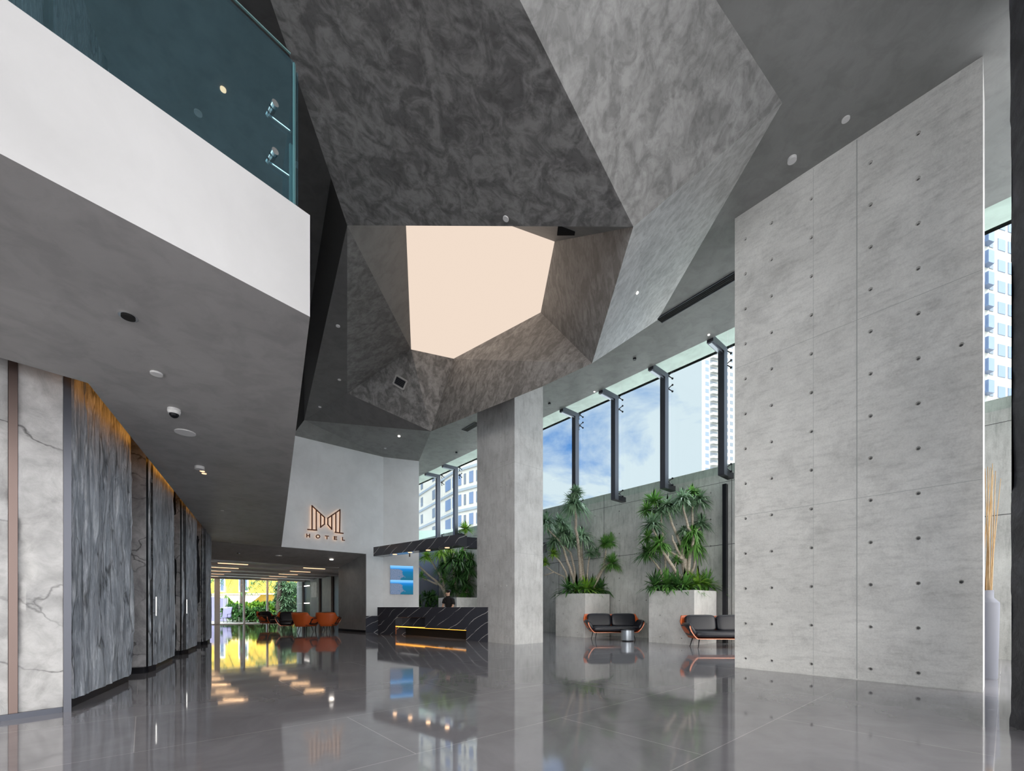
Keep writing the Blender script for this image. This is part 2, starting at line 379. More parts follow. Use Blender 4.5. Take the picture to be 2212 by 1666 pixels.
so = newobj('sun', sun); so.rotation_euler = V((.22, .62, -1.15)).to_track_quat('-Z', 'Y').to_euler()

# ================================================================ floor and ground
floor_o = struct(MB().prism([(-9,-9), (15,-9), G(13.9,0), G(13.9,33), G(1.2,33), G(1.2,17), (-12,12), (-12,-2)], -.2, 0).build('floor', 'polished_tile'))
struct(MB().prism([(-400,-300), (400,-300), (400,500), (-400,500)], -.6, -.25).build('ground', 'paving'))
struct(MB().prism([G(-6,33.0), G(20,33.0), G(20,60), G(-6,60)], -.25, -.04).build('floor_terrace', 'paving'))

# ================================================================ big right-hand concrete wall, column, window wall
def slab_wall(name, X0, X1, Y0, Y1, z0, z1, mats, us, vs, r=.03, front=True, skip=None, parent=None, extra=None):
    """concrete block on the grid; its -X face carries the shutter-tie recesses"""
    mb = MB(); P = G
    a, b, c, d = P(X0,Y0), P(X1,Y0), P(X1,Y1), P(X0,Y1)
    up = lambda p, z: V((p[0], p[1], z))
    mb.poly([up(a,z0), up(b,z0), up(b,z1), up(a,z1)]); mb.poly([up(b,z0), up(c,z0), up(c,z1), up(b,z1)])
    mb.poly([up(c,z0), up(d,z0), up(d,z1), up(c,z1)]); mb.poly([up(a,z1), up(b,z1), up(c,z1), up(d,z1)]); mb.poly([up(d,z0), up(c,z0), up(b,z0), up(a,z0)])
    mb.pierced(up(d,z0), -U1, Z, us, vs, Y1-Y0, z1-z0, r=r, skip=skip)
    if extra: extra(mb)
    o = mb.build(name, mats, parent); return o
plain('joint_grey', (.38,.40,.39), .7)
plain('hole_grey', (.10,.10,.10), .9)
WX = 8.18; WY0 = .186; WY1 = 3.23
def sX(px, Y1=WY1, X=WX):      # distance along the wall from its far end, for an image column
    d = onGX(px, X); r = (px-HX)/F; return Y1-(-.6546*r*d+.756*d)
us = [sX(p) for p in (1609.5, 1666, 1752, 1880, 1983, 2076)]
vs = [.177+.628*k for k in range(13)]
def big_extra(mb):
    s = sX(1851); p = G(WX, WY1-s); mb.obox(p+V((0,0,4.1))-U2*.001, U2*.002, U1*.006, Z*4.08, 2)
    for zz_ in (2.75, 5.45): mb.obox(G(WX, (WY0+WY1)/2, zz_)-U2*.0002, U2*.001, U1*(WY1-WY0)/2*.999, Z*.0025, 2)
    s = sX(1757); p = G(WX, WY1-s); mb.obox(p+V((0,0,4.1))-U2*.0002, U2*.0008, U1*.002, Z*4.08, 2)
def wall_skip(i, j):
    return i == 5 and j not in (2, 7)
wr_o = slab_wall('wall_right', WX, WX+.75, WY0, WY1, 0, 8.2, ['pale_concrete', 'hole_grey', 'joint_grey'], us, vs, .030, skip=wall_skip, extra=big_extra)
struct(wr_o)
colm = slab_wall('concrete_column', 8.23, 9.40, 9.39, 11.24, 0, 8.05, ['column_concrete', 'hole_grey', 'joint_grey'], [.42, 1.22, 1.5], [.25+.75*k for k in range(11)], .022, extra=lambda mb: [mb.gbox(8.228, 9.402, 9.388, 11.242, zz_, zz_+.006, 2) for zz_ in (2.7, 5.35)]+[mb.obox(G(8.23, 9.82, 4)-U2*.0005, U2*.001, U1*.004, Z*4, 2)])
struct(colm, 'square board-marked concrete column beside the dark marble desk')
# outer garden wall under the window
XW = 13.7
wus = [.4+1.15*k for k in range(34)]; wvs = [.5+.85*k for k in range(6)]
def ww_extra(mb):
    for k in range(14):
        Yk = 33-2.4*k-1.1
        mb.obox(G(XW, Yk, 2.75)-U2*.002, U2*.004, U1*.008, Z*2.74, 1)
    mb.obox(G(XW, 12, 3.05)-U2*.002, U2*.004, U1*20, Z*.008, 1)
    mb.obox(G(XW, 12, 5.0)-U2*.001, U2*.003, U1*20, Z*.006, 1)
ww = slab_wall('wall_window', XW, XW+.35, -1.2, 33, 0, 5.52, ['wall_concrete', 'hole_grey'], wus, wvs, .03, extra=ww_extra)
struct(ww)

# ================================================================ ceiling
ZC = 8.2
Aa = pz(750,487,ZC); Uu = pz(657,908,ZC); Vv = pz(931,932,ZC); Ww = pz(750,850,ZC)
Rr = pz(1420,692,ZC); Sf = pz(1279,785,ZC); S2f = pz(1172,835,ZC); Vf = Vv; Ss = pz(1279,785,7.1); Vl = pz(931,932,6.9); Dd = pz(1690,222,ZC); Ee = pz(1547,0,ZC); E2 = pz(1160,-600,ZC)
Bb = pz(1368,490,6.6)
nBDE = (Dd-Bb).cross(Ee-Bb)
C2 = ray(823,-600, Bb, nBDE)
nF1 = (Bb-Aa).cross(C2-Aa); T2 = ray(380,-600, Aa, nF1)
ZS = 9.2
ii = pz(1168,675,ZS); hh = pz(1198,522,ZS); Ss = ray(1279,785,Bb,(hh-Bb).cross(ii-Bb)); print('S', Ss); jj = pz(980,775,ZS); kk = pz(888,755,ZS); mm = pz(877,487,ZS); gg = pz(1107,489,ZS)
slope = (V(gg)-V(hh)); g3 = V(gg)+slope*1.2; m3 = pz(875,440,ZS)
wallz = 7.76
Cc = V((*at(828, 18.92)[:2], wallz)); We = V((*at(905, 19.46)[:2], wallz)); Wl = V((*G(4.4,18.04)[:2], wallz))
S2 = ray(1172,835,jj,(Vl-jj).cross(Ss-jj)); ceil = empty('ceiling', kind='structure')
def facet(name, tris, mat):
    mb = MB()
    for t_ in tris: mb.poly(t_)
    return mb.build(name, mat, ceil)
def fan(pts, z=None): return [[p if z is None else V((p[0], p[1], z)) for p in pts]]
back = -9.0
xr = lambda X, Y, z=ZC: G(X, Y, z)
# flat ceiling between the hung facets and the window strip
flat = MB()
flat.poly([E2, V((E2[0], back, ZC)), V((-2.0, back, ZC)), V((T2[0]-.2, T2[1], ZC))])
outer = [V((E2[0], back, ZC)), V((14, back, ZC)), G(11.35,-2,ZC), G(11.35,9,ZC), G(11.35,26,ZC), G(9.6,26,ZC), V((We[0], We[1], ZC)), Vf, S2f, Sf, Rr, Dd, Ee, E2]
from mathutils.geometry import tessellate_polygon
for tri in tessellate_polygon([outer]): flat.poly([outer[i] for i in tri])
flat.build('ceiling_panel', 'ceiling_plaster', ceil)
facet('facet', [[Aa, Uu, Ww], [Uu, Vl, Ww]], 'shaded_grey_plaster')
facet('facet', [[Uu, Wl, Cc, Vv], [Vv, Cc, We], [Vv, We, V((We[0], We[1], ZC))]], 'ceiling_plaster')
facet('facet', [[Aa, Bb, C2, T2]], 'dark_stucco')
facet('facet', [[Bb, Dd, Ee, E2, C2]], 'part_lit_stucco')
facet('facet', [[Bb, Rr, Dd], [Bb, Ss, Rr]], 'pale_or_lit_stucco')
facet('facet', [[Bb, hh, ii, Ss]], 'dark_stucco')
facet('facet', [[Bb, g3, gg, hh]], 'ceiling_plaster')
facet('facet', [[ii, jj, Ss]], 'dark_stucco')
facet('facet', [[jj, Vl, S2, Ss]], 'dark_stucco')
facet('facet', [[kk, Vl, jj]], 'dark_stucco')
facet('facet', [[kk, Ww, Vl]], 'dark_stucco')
facet('facet', [[Aa, Ww, kk]], 'part_lit_stucco')
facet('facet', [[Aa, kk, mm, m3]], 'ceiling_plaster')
# dark riser beside the upper storey and closing pieces above
up = lambda p, z: V((p[0], p[1], z))
facet('riser', [[Rr, Sf, Ss], [Ss, Sf, S2f, S2], [S2, S2f, Vf, Vl], [Vl, Vf, Uu]], 'grey_plaster')
facet('riser', [[Uu, Aa, up(Aa,11.2), up(Uu,11.2)], [Aa, T2, up(T2,11.2), up(Aa,11.2)], [Uu, up(Uu,11.2), up(Wl,11.2), Wl]], 'dark_paint')
facet('ceiling_panel', [[V((-14,back,11.0)), V((T2[0],back,11.0)), up(T2,11.0), up(Aa,11.0), up(Uu,11.0), up(Wl,11.0), V((-14,18,11.0))]], 'shaded_grey_plaster')
facet('ceiling_panel', [[T2, E2, C2], [T2, V((T2[0]-.2,T2[1],11.2)), V((T2[0]-.2, back, 11.2)), V((T2[0]-.2, back, ZC))]], 'grey_plaster')
struct(MB().prism([(-15,back-1), (16,back-1), G(14.2,0), G(14.2,30), G(1,30), (-15,15)], 11.2, 11.45).build('roof', 'dark_paint'))
# warm luminous panel at the top of the shaft
sl = MB().prism([(p[0], p[1]) for p in (m3, kk, jj, ii, hh, gg, g3)], ZS+.0, ZS+.05).build('luminous_ceiling_panel', 'warm_panel')
tag(sl, 'large peach-lit polygonal ceiling panel at the top of the faceted shaft', 'light')
# recess beside the window: riser and higher soffit
facet('soffit', [[G(11.35,-8,ZC), G(11.35,26,ZC), G(11.35,26,9.1), G(11.35,-8,9.1)]], 'reveal_plaster')
facet('soffit', [[G(11.3,-8,9.1), G(11.3,33,9.1), G(13.7,33,9.1), G(13.7,-8,9.1)]], 'green_lit_soffit')
MB().prism([G(13.55,-8), G(13.7,-8), G(13.7,33), G(13.55,33)], 9.1, 11.2).build('fascia', 'light_plaster', ceil)

# ================================================================ sign wall
ZB = 3.4; BT0 = 4.21
sw = MB()
X790 = 7.28
a0 = G(2.4,18.04); a1 = G(X790,18.04); cc = at(828,18.92); we = at(905,19.46); th = .35
nb = U1*th
sw.prism([a0, a1, a1+nb, a0+nb], ZB, 11.2)
sw.prism([a1, cc, cc+nb, a1+nb], 0, wallz+.5)
wsgn = sw.build('wall_sign', 'light_plaster'); struct(wsgn)
sw = MB(); dr = (we-cc).normalized(); nr2 = V((-dr.y, dr.x, 0))
sw.prism([cc, we, we+nr2*.4, cc+nr2*.4], 0, wallz+.5)
struct(sw.build('wall_reception', 'light_plaster'))
struct(MB().prism([G(-4,18.1), G(2.38,18.1), G(2.38,18.4), G(-4,18.4)], BT0, 11.2).build('wall_upper', 'grey_plaster'))
struct(MB().prism([(-14.6,-9), (-14.4,-9), (-14.4,12), (-14.6,12)], -.2, 11.2).build('wall_far_left', 'grey_plaster'))
# opening to the lounge: reveal wall and sloping soffit
r0 = at(790,18.4); r1 = V((-8.16, 20.07, 0))
mb = MB().hexa([r0, r1, r1+V((.6,.5,0)), r0+V((.3,.3,0))], [up(r0,ZB), up(r1,3.4), up(r1+V((.6,.5,0)),3.4), up(r0+V((.3,.3,0)),ZB)])
struct(mb.build('wall_reveal', 'reveal_plaster'))
nb2 = V((-.67,-.74,0))*.012
bs = MB().prism([r0, r1, r1+nb2, r0+nb2], 0, .10).build('baseboard_reveal', 'black_metal'); struct(bs)
bsd = MB().prism([a1-U1*.012, cc-U1*.012, cc, a1], 0, .72).build('wainscot_panel', 'black_marble')
tag(bsd, 'low black marble panel at the foot of the sign wall left of the desk', 'wall panel')

# ================================================================ balcony, its soffit and the stone wall
P0 = V((-1.60, 3.38, 0)); L1 = V((-4.35,4.38,0)); L0 = V((-4.72,3.93,0))
Q0 = G(4.0,18.04); Q1 = G(1.7,18.04)
sof = [P0, P0-A2*9, L0-A2*7, L0, L1, V((-9.85,13.95,0)), V((-10.3,14.6,0)), G(1.7,18.04), Q0]
BT = 4.205
bal = MB()
n = len(sof)
from mathutils.geometry import tessellate_polygon as tess
for tri in tess([sof]):
    bal.poly([up(sof[i], ZB) for i in tri], 1); bal.poly([up(sof[i], BT) for i in tri], 1)
for k in range(n):
    p, q = sof[k], sof[(k+1) % n]
    bal.poly([up(p,ZB), up(q,ZB), up(q,BT), up(p,BT)], 0 if k == 0 else 1)
balo = bal.build('ceiling_balcony', ['white_plaster', 'grey_plaster']); struct(balo)
# soffit strip over the passage, sloping down to the lounge ceiling
s0 = G(1.7,18.1,ZB); s1 = up(G(7.3,18.1),ZB); s2_ = V((-8.16,20.07,2.95)); s3 = V((*at(440, 16.3)[:2], 2.95))
mb = MB().hexa([s0, s1, s2_, s3], [up(s0,3.9), up(s1,3.9), up(s2_,3.9), up(s3,3.9)]); struct(mb.build('ceiling_passage', 'grey_plaster'))

# stone-clad wall with stepped leaves
def rough(p0, p1, z0, z1, mode, amp, out, step=.045):
    """slate face between two plan points, with real relief"""
    p0 = V(p0); p1 = V(p1); L_ = (p1-p0).length; u = (p1-p0)/L_; nrm = V(out)
    nu = max(3, int(L_/step)); nz_ = max(8, int((z1-z0)/(step*1.3))); mb = MB(); 
    def disp(s, z):
        if mode == 'streak':
            a = noise.fractal(V((s*7, z*.55, L_*3+p0.x)), .9, 2.1, 5)
            b = noise.noise(V((math.floor((s+.18*noise.noise(V((s*2,z*1.1,p0.y))))/.17)*3.7, z*.9, 5+p0.x)))
            return a*.03+math.floor((b+.6)*4)/4*.035
        a = noise.fractal(V((s*1.6, z*1.6, p0.x*2)), .9, 2.2, 6); c = noise.cell(V((s*.7+.3*noise.noise(V((s,z,1))), z*.9+.3*noise.noise(V((s,z,9))), p0.y)))
        return a*.022+c*.03
    rings = []
    for j in range(nz_+1):
        z = z0+(z1-z0)*j/nz_; row = []
        for i in range(nu+1):
            s = L_*i/nu; e = min(1, min(s, L_-s)/.03)
            dd_ = disp(s, z)*amp
            row.append(p0+u*s+Z*z+nrm*(dd_))
        rings.append(row)
    mb.tube_rings(rings, closed=False)
    b0, b1 = p0-nrm*.2, p1-nrm*.2
    for (q, r_, idx) in ((p0, b0, 0), (p1, b1, nu)):
        for j in range(nz_): mb.poly([rings[j][idx], rings[j+1][idx], up(r_, rings[j+1][idx].z), up(r_, rings[j][idx].z)])
    mb.poly([rings[-1][0], rings[-1][-1], up(b1,z1), up(b0,z1)]); mb.poly([rings[0][0], up(b0,z0), up(b1,z0), rings[0][-1]])
    mb.poly([up(b0,z0), up(b0,z1), up(b1,z1), up(b1,z0)])
    return mb
wl = empty('wall_left', kind='structure')
K0 = V((-4.70,4.48,0)); outA = V((.774,-.633,0))
ZT = 3.95
def ptA(px):                 # point of the first leaf's line on an image column
    r = (px-HX)/F; t_ = (K0.x-r*K0.y)/(.633-r*.774); return K0-A2*t_
rough(ptA(-260), ptA(17), .05, ZT, 'flat', 1.0, outA).build('stone_panel', 'smooth_slate', wl, 'auto')
rough(ptA(39), ptA(136), .05, ZT, 'flat', 1.0, outA).build('stone_panel', 'smooth_slate', wl, 'auto')
MB().prism([ptA(18)-outA*.1, ptA(38)-outA*.1, ptA(38)+outA*.02, ptA(18)+outA*.02], .05, ZT).build('metal_strip', 'bronze_metal', wl)
MB().prism([ptA(136.5)-outA*.1, K0+A2*.05-outA*.1, K0+A2*.05+outA*.03, ptA(136.5)+outA*.03], .0, ZT).build('metal_strip', 'grey_metal', wl)
MB().prism([ptA(-260)+outA*.14, K0+V((.02,.02,0)), K0-outA*.2, ptA(-260)-outA*.2], 0, .055).build('skirting', 'grey_metal', wl)
B0 = V((-4.80,4.66,0)); B1 = V((-5.67,6.34,0)); dB = (B1-B0).normalized(); oB = V((dB.y, -dB.x, 0))
rough(B0, B0+dB*.24, .1, ZT, 'streak', 1.0, oB).build('stone_panel', 'streaked_slate', wl, 'auto')
rough(B0+dB*.27, B1, .1, ZT, 'streak', 1.0, oB).build('stone_panel', 'streaked_slate', wl, 'auto')
steps = [((-6.42,7.12), (-6.14,7.19), (-7.11,8.97)), ((-7.86,9.82), (-7.63,9.84), (-8.5,11.5)), ((-9.28,12.36), (-8.99,12.37), (-9.95,14.1))]
bases = [[B0, B1]]
for k, (q0, q1, q2) in enumerate(steps):
    q0, q1, q2 = V((*q0,0)), V((*q1,0)), V((*q2,0)); d2 = (q2-q1).normalized(); o2 = V((d2.y, -d2.x, 0)); d1 = (q1-q0).normalized(); o1 = V((d1.y, -d1.x, 0))
    rough(q0-d1*.15, q1-d1*.02, .08, ZT, 'flat', .7, o1).build('stone_panel', 'mid_slate', wl, 'auto')
    MB().prism([q1-d1*.02, q1+d2*.05, q1+d2*.05-o2*.2, q1-d1*.02-o1*.2], .08, ZT).build('metal_strip', 'black_metal', wl)
    pn = rough(q1+d2*.06, q2, .08, ZT, 'streak', .8, o2).build('stone_panel', 'streaked_slate', wl, 'auto')
    if k < 2:
        hp = q1+d2*.28+o2*.06; hb = MB().tube([up(hp,.95), up(hp,1.28)], .012, 8)
        hb.bar(up(hp,1.0), up(hp-o2*.06,1.0), .012, .012); hb.bar(up(hp,1.23), up(hp-o2*.06,1.23), .012, .012); hb.build('door_handle', 'chrome', pn)
    bases.append([q0, q1, q2])
sk = MB()
for bl in bases:
    for a_, b_ in zip(bl, bl[1:]):
        d_ = (b_-a_).normalized(); o_ = V((d_.y, -d_.x, 0))
        sk.prism([a_-d_*.1-o_*.02, b_-o_*.02, b_-o_*.25, a_-d_*.1-o_*.25], 0, .1)
sk.build('skirting', 'black_metal', wl)
# rubble core behind the leaves, and the upper storey's slate
core = [ptA(-260)-outA*.2, K0-outA*.22, B1+V((-.35,.0,0)), V((-6.6,7.4,0)), V((-7.4,9.0,0)), V((-8.1,9.9,0)), V((-8.8,11.6,0)), V((-9.5,12.6,0)), V((-10.2,14.2,0)), G(1.5,17.3), G(1.5,33), G(.9,33), G(.9,17), V((-12,12,0)), V((-10,2,0))]
mbc = MB()
for tri in tess([core]):
    mbc.poly([up(core[i], 0) for i in tri]); mbc.poly([up(core[i], ZT+.05) for i in tri])
for k in range(len(core)): p, q = core[k], core[(k+1) % len(core)]; mbc.poly([p, q, up(q,ZT+.05), up(p,ZT+.05)])
mbc.build('core', 'black_gap', wl)
rough(V((-5.3,3.4,0)), V((-9.9,12.8,0)), BT, 11.0, 'streak', 1.6, V((.898,.44,0)), .12).build('stone_panel', 'streaked_slate', wl, 'auto')
for t_ in (.1, .27, .45): 
    p = V((-5.3,3.4,0)).lerp(V((-9.9,12.8,0)), t_)+V((.898,.44,0))*.07; MB().prism([p, p+V((-.02,.08,0)), p+V((-.08,.06,0)), p+V((-.06,-.02,0))], BT, 11.0).build('metal_strip', 'black_metal', wl)
# lid of the light slot with its amber strip
slot = MB().prism([L0+V((.05,0,0)), L1, V((-9.85,13.95,0)), V((-10.3,14.5,0)), V((-8.9,12.0,0))+V((-1.2,0,0)), V((-6.6,6,0)), L0+V((-.9,.0,0))], ZT+.06, BT)
struct(slot.build('ceiling_slot', 'reveal_plaster'))
led = MB(); e0, e1 = L1+V((-.03,-.02,0)), V((-9.85,13.95,0)); dd = (e1-e0).normalized()
led.bar(up(e0,3.62), up(e1,3.62), .02, .03)
ledo = led.build('amber_light_strip', 'amber_led'); tag(ledo, 'amber light strip in the slot between stone wall and dark soffit', 'light')
le2 = MB().bar(up(ptA(10)+outA*.02,3.9)-Z*0, up(ptA(60)+outA*.02,3.9), .02, .02); 
# lounge beyond the passage
struct(MB().gbox(1.5, 9.2, 20.4, 33, 3.42, 3.9).build('ceiling_lounge', 'dark_paint'))
for k in range(6):
    Yk = 20.45+2.45*k
    b_ = MB().gbox(1.5, 8.7, Yk, Yk+.95, 2.95, 3.35).build('ceiling_beam', 'light_plaster')
    struct(b_)
struct(MB().gbox(8.7, 9.1, 20.4, 33, 0, 3.5).build('wall_lounge', 'black_metal'))
# ================================================================ window posts, panes, fittings
XP = 12.13; XG = 12.46
def postY(px): d = onGX(px, XP); r = (px-HX)/F; return -.6546*r*d+.756*d
post_labels = {1243: 'dark steel window post behind the tallest plant crown', 1328: 'dark steel window post between the two planters, second left of the tower',
 1435: 'dark steel window post just left of the white balcony tower', 1561: 'dark steel window post standing in front of the white balcony tower',
 984: 'dark steel window post above the free end of the marble canopy', 946: 'dark steel window post nearest the sign wall above the marble canopy'}
def post(px, first=None):
    Y = postY(px); o = empty('window_post', post_labels[px], 'window post', 'bent steel posts along the high window', loc=G(XP, Y, 0))
    return o
def make_post(o, Y):
    base = o.location
    def loc(X, dY, z): return G(X, Y+dY, z)-base
    w_ = .085
    mb = MB()
    def gb(X0, X1, a_, b_, z0, z1, m=0):
        mb.prism([loc(X0,a_,0), loc(X1,a_,0), loc(X1,b_,0), loc(X0,b_,0)], z0, z1, m)
    gb(XP-.10, XP+.10, -w_, w_, 4.74, 8.12)
    mb.build('upright', 'grey_metal', o)
    mb = MB(); gb(XP+.10, XP+.14, -w_*.5, w_*.5, 4.80, 8.05); mb.build('edge_trim', 'brushed_steel', o)
    mb = MB(); gb(11.36, XP+.10, -w_, w_, 8.12, 8.28); mb.build('arm', 'grey_metal', o)
    mb = MB(); gb(11.36, XP+.02, -w_*.5, w_*.5, 8.08, 8.12); mb.build('arm_trim', 'brushed_steel', o)
    mb = MB(); gb(XP+.10, XG+.2, -w_, w_, 4.74, 4.90); mb.build('foot_bracket', 'black_metal', o)
    for zz in (8.3, 7.9, 5.0):
        f = MB(); f.tube([loc(XP+.10,0,zz), loc(XG-.02,0,zz)], .02, 8)
        for sy in (-1, 1):
            for sz in (-1, 1): f.tube([loc(XG-.1,0,zz), loc(XG-.03,.1*sy,zz+.1*sz)], .014, 6); f.disc(loc(XG-.03,.1*sy,zz+.1*sz), U2, .03, .02, 10)
        f.build('glass_fitting', 'black_metal', o)
for px in (1243, 1328, 1435, 1561, 984, 946):
    o = post(px); make_post(o, postY(px))
ys = [3.2]+sorted(postY(p) for p in (1561,1435,1328,1243))+[14.0, 17.3]+sorted(postY(p) for p in (984,946))+[26.5]
for i, (a, b) in enumerate(zip(ys, ys[1:])):
    g = MB().gbox(XG, XG+.02, a+.01, b-.01, 4.9, 9.05).build('window_%d' % (i+1), 'clear_glass'); struct(g)
g = MB().gbox(XG, XG+.02, -1.0, 3.18, 4.9, 9.05).build('window_%d' % (len(ys)), 'clear_glass'); struct(g)
# black downpipe-like steel post on the garden wall under the fourth post
Yd = postY(1566)
dpx = onGX(1566, XW-.1); r_ = (1566-HX)/F; Yd = -.6546*r_*dpx+.756*dpx
tag(MB().gbox(XW-.16, XW-.01, Yd-.055, Yd+.055, 0, 4.9).build('steel_post', 'black_metal'), 'black steel post running down the concrete garden wall beside the right planter', 'post')

# ================================================================ balcony balustrade
bp = P0-A2*.10+B2*.06
bal_g = empty('glass_balustrade', 'teal glass balustrade standing on the white balcony edge', 'balustrade', loc=up(bp, BT))
zt = 5.42
pa = V((-.10,0,0))
gp0 = P0-A2*.09+B2*.07
def lb(p, z): return up(p, z)-bal_g.location
th_ = .012
MB().hexa([lb(gp0-B2*th_,BT-.02), lb(gp0-A2*8-B2*th_,BT-.02), lb(gp0-A2*8+B2*th_,BT-.02), lb(gp0+B2*th_,BT-.02)], [lb(gp0-B2*th_,zt-.05), lb(gp0-A2*8-B2*th_,zt), lb(gp0-A2*8+B2*th_,zt), lb(gp0+B2*th_,zt-.05)]).build('glass_pane', 'teal_glass', bal_g)
MB().bar(lb(gp0-A2*.03,zt), lb(gp0-A2*8,zt), .012, .008).build('polished_edge', 'green_edge', bal_g)
MB().bar(lb(gp0,BT), lb(gp0,zt-.05), .014, .02).build('polished_edge', 'green_edge', bal_g)
# glass fin at the end with two bolt discs
fdir = V((-.5636, .826, 0)).normalized()*1.0
MB().prism([(lb(gp0+A2*.015,0)).to_2d(), (lb(gp0+A2*.03,0)).to_2d(), (lb(gp0+A2*.03+fdir*.9,0)).to_2d(), (lb(gp0+A2*.015+fdir*.9,0)).to_2d()], 0.0, 1.12).build('return_pane', 'teal_glass', bal_g)
MB().prism([lb(gp0-A2*.02+B2*.03,0), lb(gp0+A2*.005+B2*.03,0), lb(gp0+A2*.005+B2*.05,0), lb(gp0-A2*.02+B2*.05,0)], -.02, .55).build('glass_fin', 'green_edge', bal_g)
for zz in (4.88, 4.52):
    q = gp0-A2*.16; f = MB(); f.disc(lb(q-B2*.05,zz), B2, .024, .03, 20); f.tube([lb(q-B2*.0,zz), lb(q+B2*.07,zz), lb(gp0+B2*.05, zz-.01)], .008, 8)
    f.build('bolt', 'chrome', bal_g)

# ================================================================ canopy and reception desk
cA = pz(817.4,1200.7,3.22); cB = pz(990,1178.4,3.22)
cd = (V(cB)-V(cA)).normalized(); cn = V((-cd.y, cd.x, 0)); cA, cB = V((cA[0],cA[1],0)), V((cB[0],cB[1],0)); zc1 = 3.60
cnp = empty('marble_canopy', 'black veined marble canopy beam hanging over the reception desk', 'canopy', loc=up(cB, 3.22))
def lc(p, z=3.22): return up(p, z)-cnp.location
MB().prism([lc(cA-cd*.35), lc(cB), lc(cB+cn*.42), lc(cA-cd*.35+cn*.42)], 0, zc1-3.22).build('beam', 'black_marble', cnp)
for px in (853, 886, 925, 966):
    q = ray(px, 1195, up(cA+cn*.16,3.22), cn); q = up(V((q.x,q.y,0)), 3.22)
    MB().disc(q-cnp.location-Z*.012, Z, .085, .014, 20).build('downlight', 'lamp_warm', cnp)
q = cA.lerp(cB, .38)+cn*.2; MB().tube([lc(q,3.2), lc(q,3.06)], .025, 10).build('spot_lamp', 'black_metal', cnp)
# second marble beam passing behind the column
rb0, rb1 = at(1008, 15.2), at(1181, 16.5)
sb = MB().prism([rb0, rb1, rb1+V((-.14,.3,0)), rb0+V((-.14,.3,0))], 3.22, 3.60).build('marble_canopy', 'black_marble'); tag(sb, 'short black marble beam passing behind the square concrete column', 'canopy')
# desk
dA = V((-5.55,17.60,0)); dir_d = V((.75,-.6615,0)); dnv = V((.6615,.75,0))
def dk(t, off): return dA+dir_d*t+dnv*off       # t along the front from the left end, off away from the room
Ld = 6.35
def tpx(px, off=0):
    r = (px-HX)/F; p = dA+dnv*off; return (p.x-r*p.y)/(r*dir_d.y-dir_d.x)
desk = empty('reception_desk', 'long black veined marble reception desk with amber-lit recess', 'desk', loc=dk(2,0))
def ld(t, off, z): return up(dk(t,off), z)-desk.location
def dbox(t0, t1, o0, o1, z0, z1): return MB().hexa([ld(t0,o0,z0), ld(t1,o0,z0), ld(t1,o1,z0), ld(t0,o1,z0)], [ld(t0,o0,z1), ld(t1,o0,z1), ld(t1,o1,z1), ld(t0,o1,z1)])
dbox(0, Ld, 0, .12, .72, 1.1).build('upper_front', 'black_marble', desk)
dbox(0, Ld, .12, .55, 1.04, 1.1).build('counter_top', 'black_marble', desk)
tl = tpx(854, .02); tn = tpx(918, .02); te = tpx(1007, .02)
dbox(.02, tl, .02, .9, 0, .72).build('pedestal', 'black_marble', desk)
dbox(te, Ld, .02, .9, 0, .72).build('pedestal', 'black_marble', desk)
dbox(tn, te, .02, .14, .34, .72).build('lower_front', 'black_marble', desk)
dbox(tl, tn, .34, .46, .34, .72).build('recess_back', 'black_marble', desk)
dbox(tl, tn, .02, .34, .34, .37).build('recess_shelf', 'bronze_metal', desk)
dbox(tl, te, .5, .6, 0, .34).build('kick_panel', 'black_gap', desk)
dbox(tl+.02, tn, .015, .03, .335, .36).build('amber_strip', 'amber_led', desk)
dbox(tl+.02, te-.02, .06, .09, .325, .335).build('amber_strip', 'amber_led', desk)
dbox(tl, tl+.03, .015, .05, .03, .34).build('amber_strip', 'copper_trim', desk)
dbox(tl, tn, .3, .33, .69, .70).build('copper_line', 'copper_trim', desk)

# screen on the wall
sc0 = ray(842.7,1284.2, cc, nr2)-nr2*.045; sc1 = ray(892.3,1284.8, cc, nr2)-nr2*.045; zt0 = ray(842.7,1222, cc, nr2).z; zb0 = sc0.z
su = up(sc1,0)-up(sc0,0)
scr = empty('wall_screen', 'blue screen with two stacked coastal city pictures on the reception wall', 'screen', loc=up(sc0,zb0))
me = bpy.data.meshes.new('picture'); H_ = zt0-zb0; me.from_pydata([(0,0,0), tuple(su), tuple(su+Z*H_), (0,0,H_)], [], [(0,1,2,3)]); uvl = me.uv_layers.new(name='UVMap')
for i, uv in enumerate([(0,0),(1,0),(1,1),(0,1)]): uvl.data[i].uv = uv
me.materials.append(MATS['coast_picture']); newobj('picture', me, scr)
MB().hexa([nr2*.002, su+nr2*.002, su+nr2*.04, nr2*.04], [nr2*.002+Z*H_, su+nr2*.002+Z*H_, su+nr2*.04+Z*H_, nr2*.04+Z*H_]).build('housing', 'black_metal', scr)

